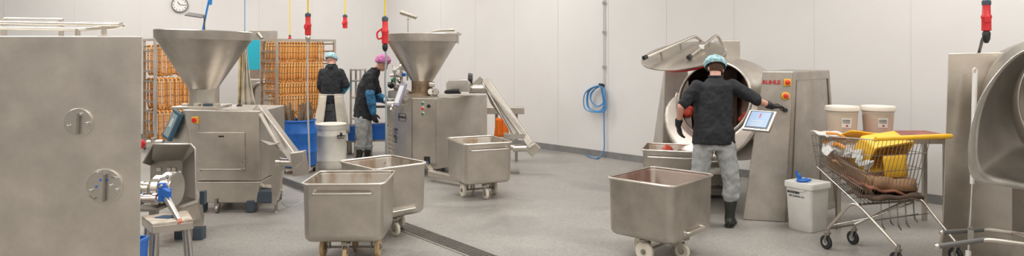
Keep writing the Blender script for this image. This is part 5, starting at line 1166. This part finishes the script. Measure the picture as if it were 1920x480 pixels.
def person(label, base, S, J, opt):
    t = thing('person', label, 'person', base)
    S = Vector(S).normalized(); Fw = V(-S.y, S.x, 0)          # right-hand vector, forward
    pel, wai, che, nek, hc = J['pelvis'], J['waist'], J['chest'], J['neck'], J['head']
    # body
    q = MB(); R, U = head(q, hc, J.get('headS', S), J['headF'])
    torso(q, [(pel-V(0, 0, .09), .12, .09), (pel, .155, .11), (wai, .13, .095), (che, .155, .105), (che.lerp(nek, .55), .13, .085), (nek, .062, .06)], S)
    limb(q, [nek-V(0, 0, .03), nek.lerp(hc, .75)], [.062, .056])
    for s_ in ('L', 'R'):
        limb(q, [J['sh'+s_], J['el'+s_], J['wr'+s_]], [.05, .040, .027])
        limb(q, [J['hip'+s_], J['kn'+s_], J['an'+s_]], [.085, .056, .042])
        hand(q, J['wr'+s_], J['hd'+s_], J['pn'+s_], J['th'+s_], opt['curl'+s_], r=.0085)
    bd = q.build('body', SKIN, t, remesh=.0085, smoothit=2)
    face_parts(t, hc, J.get('headS', S), J['headF'], bd)
    # jacket
    q = MB(); je = opt['hem']
    torso(q, [(je, .222*opt.get('fat', 1), .155), (pel, .218*opt.get('fat', 1), .152), (wai, .195*opt.get('fat', 1), .135), (che, .205, .14), (J['shL'].lerp(J['shR'], .5)-V(0, 0, .02), .185, .115), (nek-V(0, 0, .03), .095, .085), (nek+V(0, 0, .0), .072, .07)], S)
    for s_ in ('L', 'R'):
        c_ = opt['sleeve'+s_]; e = J['el'+s_]; wq = J['wr'+s_]
        if c_ <= 1: pts, rd = [J['sh'+s_], J['sh'+s_].lerp(e, c_)], [.072, .064]
        else: pts, rd = [J['sh'+s_], e, e.lerp(wq, c_-1)], [.078, .064, .054]
        limb(q, pts, rd)
        limb(q, [che.lerp(nek, .25), J['sh'+s_]], [.105, .07])
    q.build('jacket', NAVY, t, remesh=.012, smoothit=3, disp=.034, dscale=.085)
    q = MB(); q.tube([nek+V(.062*math.cos(a*PI/10), .062*math.sin(a*PI/10), .01) for a in range(20)], .014, 8, closed=True); q.build('collar', NAVY, t)
    # trousers
    q = MB(); torso(q, [(pel-V(0, 0, .13), .17, .12), (pel-V(0, 0, .05), .178, .125), (pel+V(0, 0, .03), .150, .10)], S)
    for s_ in ('L', 'R'):
        kn, an = J['kn'+s_], J['an'+s_]; cu = kn.lerp(an, opt.get('cuff', .48))
        limb(q, [J['hip'+s_], kn, cu], [.112, .086, .082])
        q.tube([cu.lerp(kn, .12), cu], [.088, .092], 16)
    q.build('trousers', opt.get('tmat', TROU), t, remesh=.012, smoothit=3, disp=.04, dscale=.075)
    for s_ in ('L', 'R'):
        boots(t, J['an'+s_], J['ft'+s_], J['kn'+s_].lerp(J['an'+s_], opt.get('cuff', .48)-.1))
        q = MB(); wr, el = J['wr'+s_], J['el'+s_]
        hand(q, wr, J['hd'+s_], J['pn'+s_], J['th'+s_], opt['curl'+s_], r=.0118, s=1.06)
        c_ = opt.get('cuffglove', .25); limb(q, [wr.lerp(el, c_), wr], [.042, .034]); q.build('glove', GLOVE, t, remesh=.006, smoothit=2)
        if opt.get('over'):
            q = MB(); limb(q, [el.lerp(wr, -.08), el.lerp(wr, .45), wr.lerp(el, .06)], [.074, .072, .052]); q.build('oversleeve', SLEEVE, t, remesh=.012, smoothit=2, disp=.012, dscale=.05)
    hS = Vector(J.get('headS', S)).normalized(); hF = Vector(J['headF']).normalized(); hU = hS.cross(hF)
    q = MB(); q.ball(hc+hU*.02-hF*.012, .101, 20, (.82, .96, .93), Matrix((hS, hF, hU)).transposed())
    if opt.get('hair'): q.build('hair', HAIRB, t)
    else: q.bm.free()
    capF = (hF*math.cos(opt['captilt'])+hU*math.sin(opt['captilt'])).normalized(); capU = hS.cross(capF)
    q = MB(); cap(q, hc+hU*opt.get('caph', .03)-hF*.005, hS, capF, capU, r=opt.get('capr', .115), k=opt.get('capk', .85)); cp = q.build('hairnet', opt['cap'], t, solid=.003, angle=80, sub=1)
    if opt.get('band'):
        q = MB(); Rm = Matrix((hS, capF, capU)).transposed(); cc = hc+hU*(opt.get('caph', .03)-.004)-hF*.005
        q.rings([[cc+Rm @ V(.098*r_*math.cos(j*PI/16), .112*r_*math.sin(j*PI/16), z) for j in range(32)] for r_, z in ((1.0, -.02), (1.02, .0), (1.0, .03))], False, False); q.build('cap_band', BLACK, cp, solid=.004)
    return t

# man at the mixing drum, seen from behind
S1 = V(.97, .10, 0); b0 = V(2.16, 7.12, 0)
J = dict(pelvis=V(2.105, 7.12, .93), waist=V(2.10, 7.13, 1.07), chest=V(2.115, 7.17, 1.30), neck=V(2.15, 7.22, 1.545), head=V(2.175, 7.29, 1.635),
         headS=V(.97, .06, -.12), headF=V(.03, .80, -.58),
         shL=V(1.945, 7.17, 1.455), elL=V(1.765, 7.13, 1.24), wrL=V(1.765, 7.25, 1.04), hdL=V(.25, .25, -.93), pnL=V(.9, .2, .2), thL=V(.2, 1, 0),
         shR=V(2.315, 7.19, 1.465), elR=V(2.54, 7.09, 1.315), wrR=V(2.715, 7.13, 1.245), hdR=V(.95, .28, .05), pnR=V(.1, .3, -.9), thR=V(-.1, .6, .2),
         hipL=V(2.00, 7.12, .86), knL=V(1.955, 7.13, .50), anL=V(1.97, 7.22, .085), ftL=V(-.1, 1, 0),
         hipR=V(2.215, 7.12, .86), knR=V(2.27, 7.06, .50), anR=V(2.265, 7.10, .085), ftR=V(.45, .9, 0))
person('man in black short sleeved jacket and grey trousers working at the open mixing drum', (2.12, 7.13, 0), S1, J,
       dict(hem=V(2.10, 7.12, .86), sleeveL=.80, sleeveR=.98, curlL=.35, curlR=.75, cap=NET, captilt=.15, hair=True, caph=.035, capr=.138, capk=.78, fat=1.0, cuff=.42))
# pink capped man at the packing table, seen from his right side
S2 = V(.42, -.90, 0)
def Q(px, py, Y): return P(px, py, Y)
Yk = 11.2
J = dict(pelvis=Q(681, 218, Yk), waist=Q(681, 198, Yk), chest=Q(688, 163, Yk), neck=Q(704, 129, Yk), head=Q(716.5, 119.5, Yk),
         headF=V(.82, .30, -.52), headS=V(.36, -.93, 0),
         shR=Q(689, 143, Yk-.16), elR=Q(694, 178, Yk-.24), wrR=Q(700, 213, Yk-.20), hdR=V(.25, .0, -.95), pnR=V(.2, 1, 0), thR=V(1, 0, 0),
         shL=Q(700, 143, Yk+.18), elL=Q(709, 180, Yk+.22), wrL=Q(724, 190, Yk+.1), hdL=V(.85, -.3, -.25), pnL=V(-.1, -.3, -.9), thL=V(.2, -1, 0),
         hipR=Q(679, 226, Yk-.1), knR=Q(678, 262, Yk-.08), anR=V(Q(675, 0, Yk).x, Yk-.10, .085), ftR=V(.8, .5, 0),
         hipL=Q(684, 226, Yk+.1), knL=Q(689, 262, Yk+.1), anL=V(Q(686, 0, Yk).x, Yk+.12, .085), ftL=V(.85, .4, 0))
person('man in dark jacket, pink cap and blue patterned oversleeve looking down at the packing table', (J['pelvis'].x, Yk, 0), S2, J,
       dict(hem=Q(680, 222, Yk), sleeveL=1.0, sleeveR=1.0, curlL=.5, curlR=.45, cap=NETP, captilt=.42, caph=.035, capr=.122, capk=.95, over=True, cuffglove=.12, fat=.95, cuff=.38, band=True))
# worker with light blue net and apron, back to the camera
Yb_ = 11.85; S3 = V(.98, .18, 0)
J = dict(pelvis=Q(621, 193, Yb_), waist=Q(622, 177, Yb_), chest=Q(623, 152, Yb_+.03), neck=Q(622, 122, Yb_+.06), head=Q(621, 113, Yb_+.12),
         headF=V(.05, .85, -.50), headS=V(.98, -.05, 0),
         shL=Q(606, 136, Yb_+.04), elL=Q(600, 160, Yb_+.02), wrL=Q(606, 172, Yb_+.25), hdL=V(.3, .9, .1), pnL=V(.6, .2, -.6), thL=V(.6, 0, .6),
         shR=Q(638, 136, Yb_+.04), elR=Q(649, 160, Yb_+.0), wrR=Q(642, 173, Yb_+.26), hdR=V(-.4, .85, .1), pnR=V(-.6, .2, -.6), thR=V(-.6, 0, .6),
         hipL=Q(615, 198, Yb_), knL=V(Q(613, 0, Yb_).x, Yb_, .50), anL=V(Q(612, 0, Yb_).x, Yb_+.05, .085), ftL=V(-.1, 1, 0),
         hipR=Q(628, 198, Yb_), knR=V(Q(630, 0, Yb_).x, Yb_, .50), anR=V(Q(631, 0, Yb_).x, Yb_+.05, .085), ftR=V(.2, 1, 0))
J['pelvis'] = J['pelvis']; 
pt = person('worker in black jacket, light blue hairnet and cream apron standing before the sausage rack', (J['pelvis'].x, Yb_, 0), S3, J,
       dict(hem=Q(621, 184, Yb_), sleeveL=1.9, sleeveR=1.2, curlL=.6, curlR=.6, cap=NET, captilt=.15, caph=.03, capr=.120, capk=.9, hair=False, tmat=TROUD, cuff=.55, over=False, fat=.85))
q = MB(); limb(q, [J['elR'].lerp(J['wrR'], .1), J['wrR'].lerp(J['elR'], .06)], [.07, .052]); q.build('oversleeve', mat('oversleeve_cyan', (.03, .33, .50), .5, bump=.8, bscale=18), pt, remesh=.012, smoothit=2)
q = MB(); q.tube([J['neck']+V(0, -.055, -.035)+V(-.08, .02, .01), J['neck']+V(0, -.085, -.035), J['neck']+V(.08, .02, -.025)], [.03, .05, .03], 12); q.build('hood', NAVY, pt)
# apron: skirt round the front, open strip at the back
g = []
zt_, zb2 = J['pelvis'].z+.16, .42
for k in range(12):
    f_ = k/11; z = zt_+(zb2-zt_)*f_; R_ = .165+.10*f_; row = []; op_ = .30+.16*f_
    for j in range(41):
        a = -PI/2+op_+(2*PI-2*op_)*j/40
        w_ = .012*math.sin(a*9+f_*3)*f_
        row.append(V(J['pelvis'].x, Yb_, z)+S3.normalized()*(R_*1.18+w_)*math.cos(a)+V(-S3.y, S3.x, 0).normalized()*(R_*.95+w_)*math.sin(a))
    g.append(row)
q = MB(); q.patch(g); q.build('apron', APRON, pt, solid=.006, angle=80)
q = MB(); q.tube([V(J['pelvis'].x, Yb_, zt_-.01)+S3.normalized()*.2*math.cos(a*PI/16)+V(-.18, .98, 0)*.16*math.sin(a*PI/16) for a in range(32)], .008, 6, closed=True); q.build('apron_string', APRON, pt)
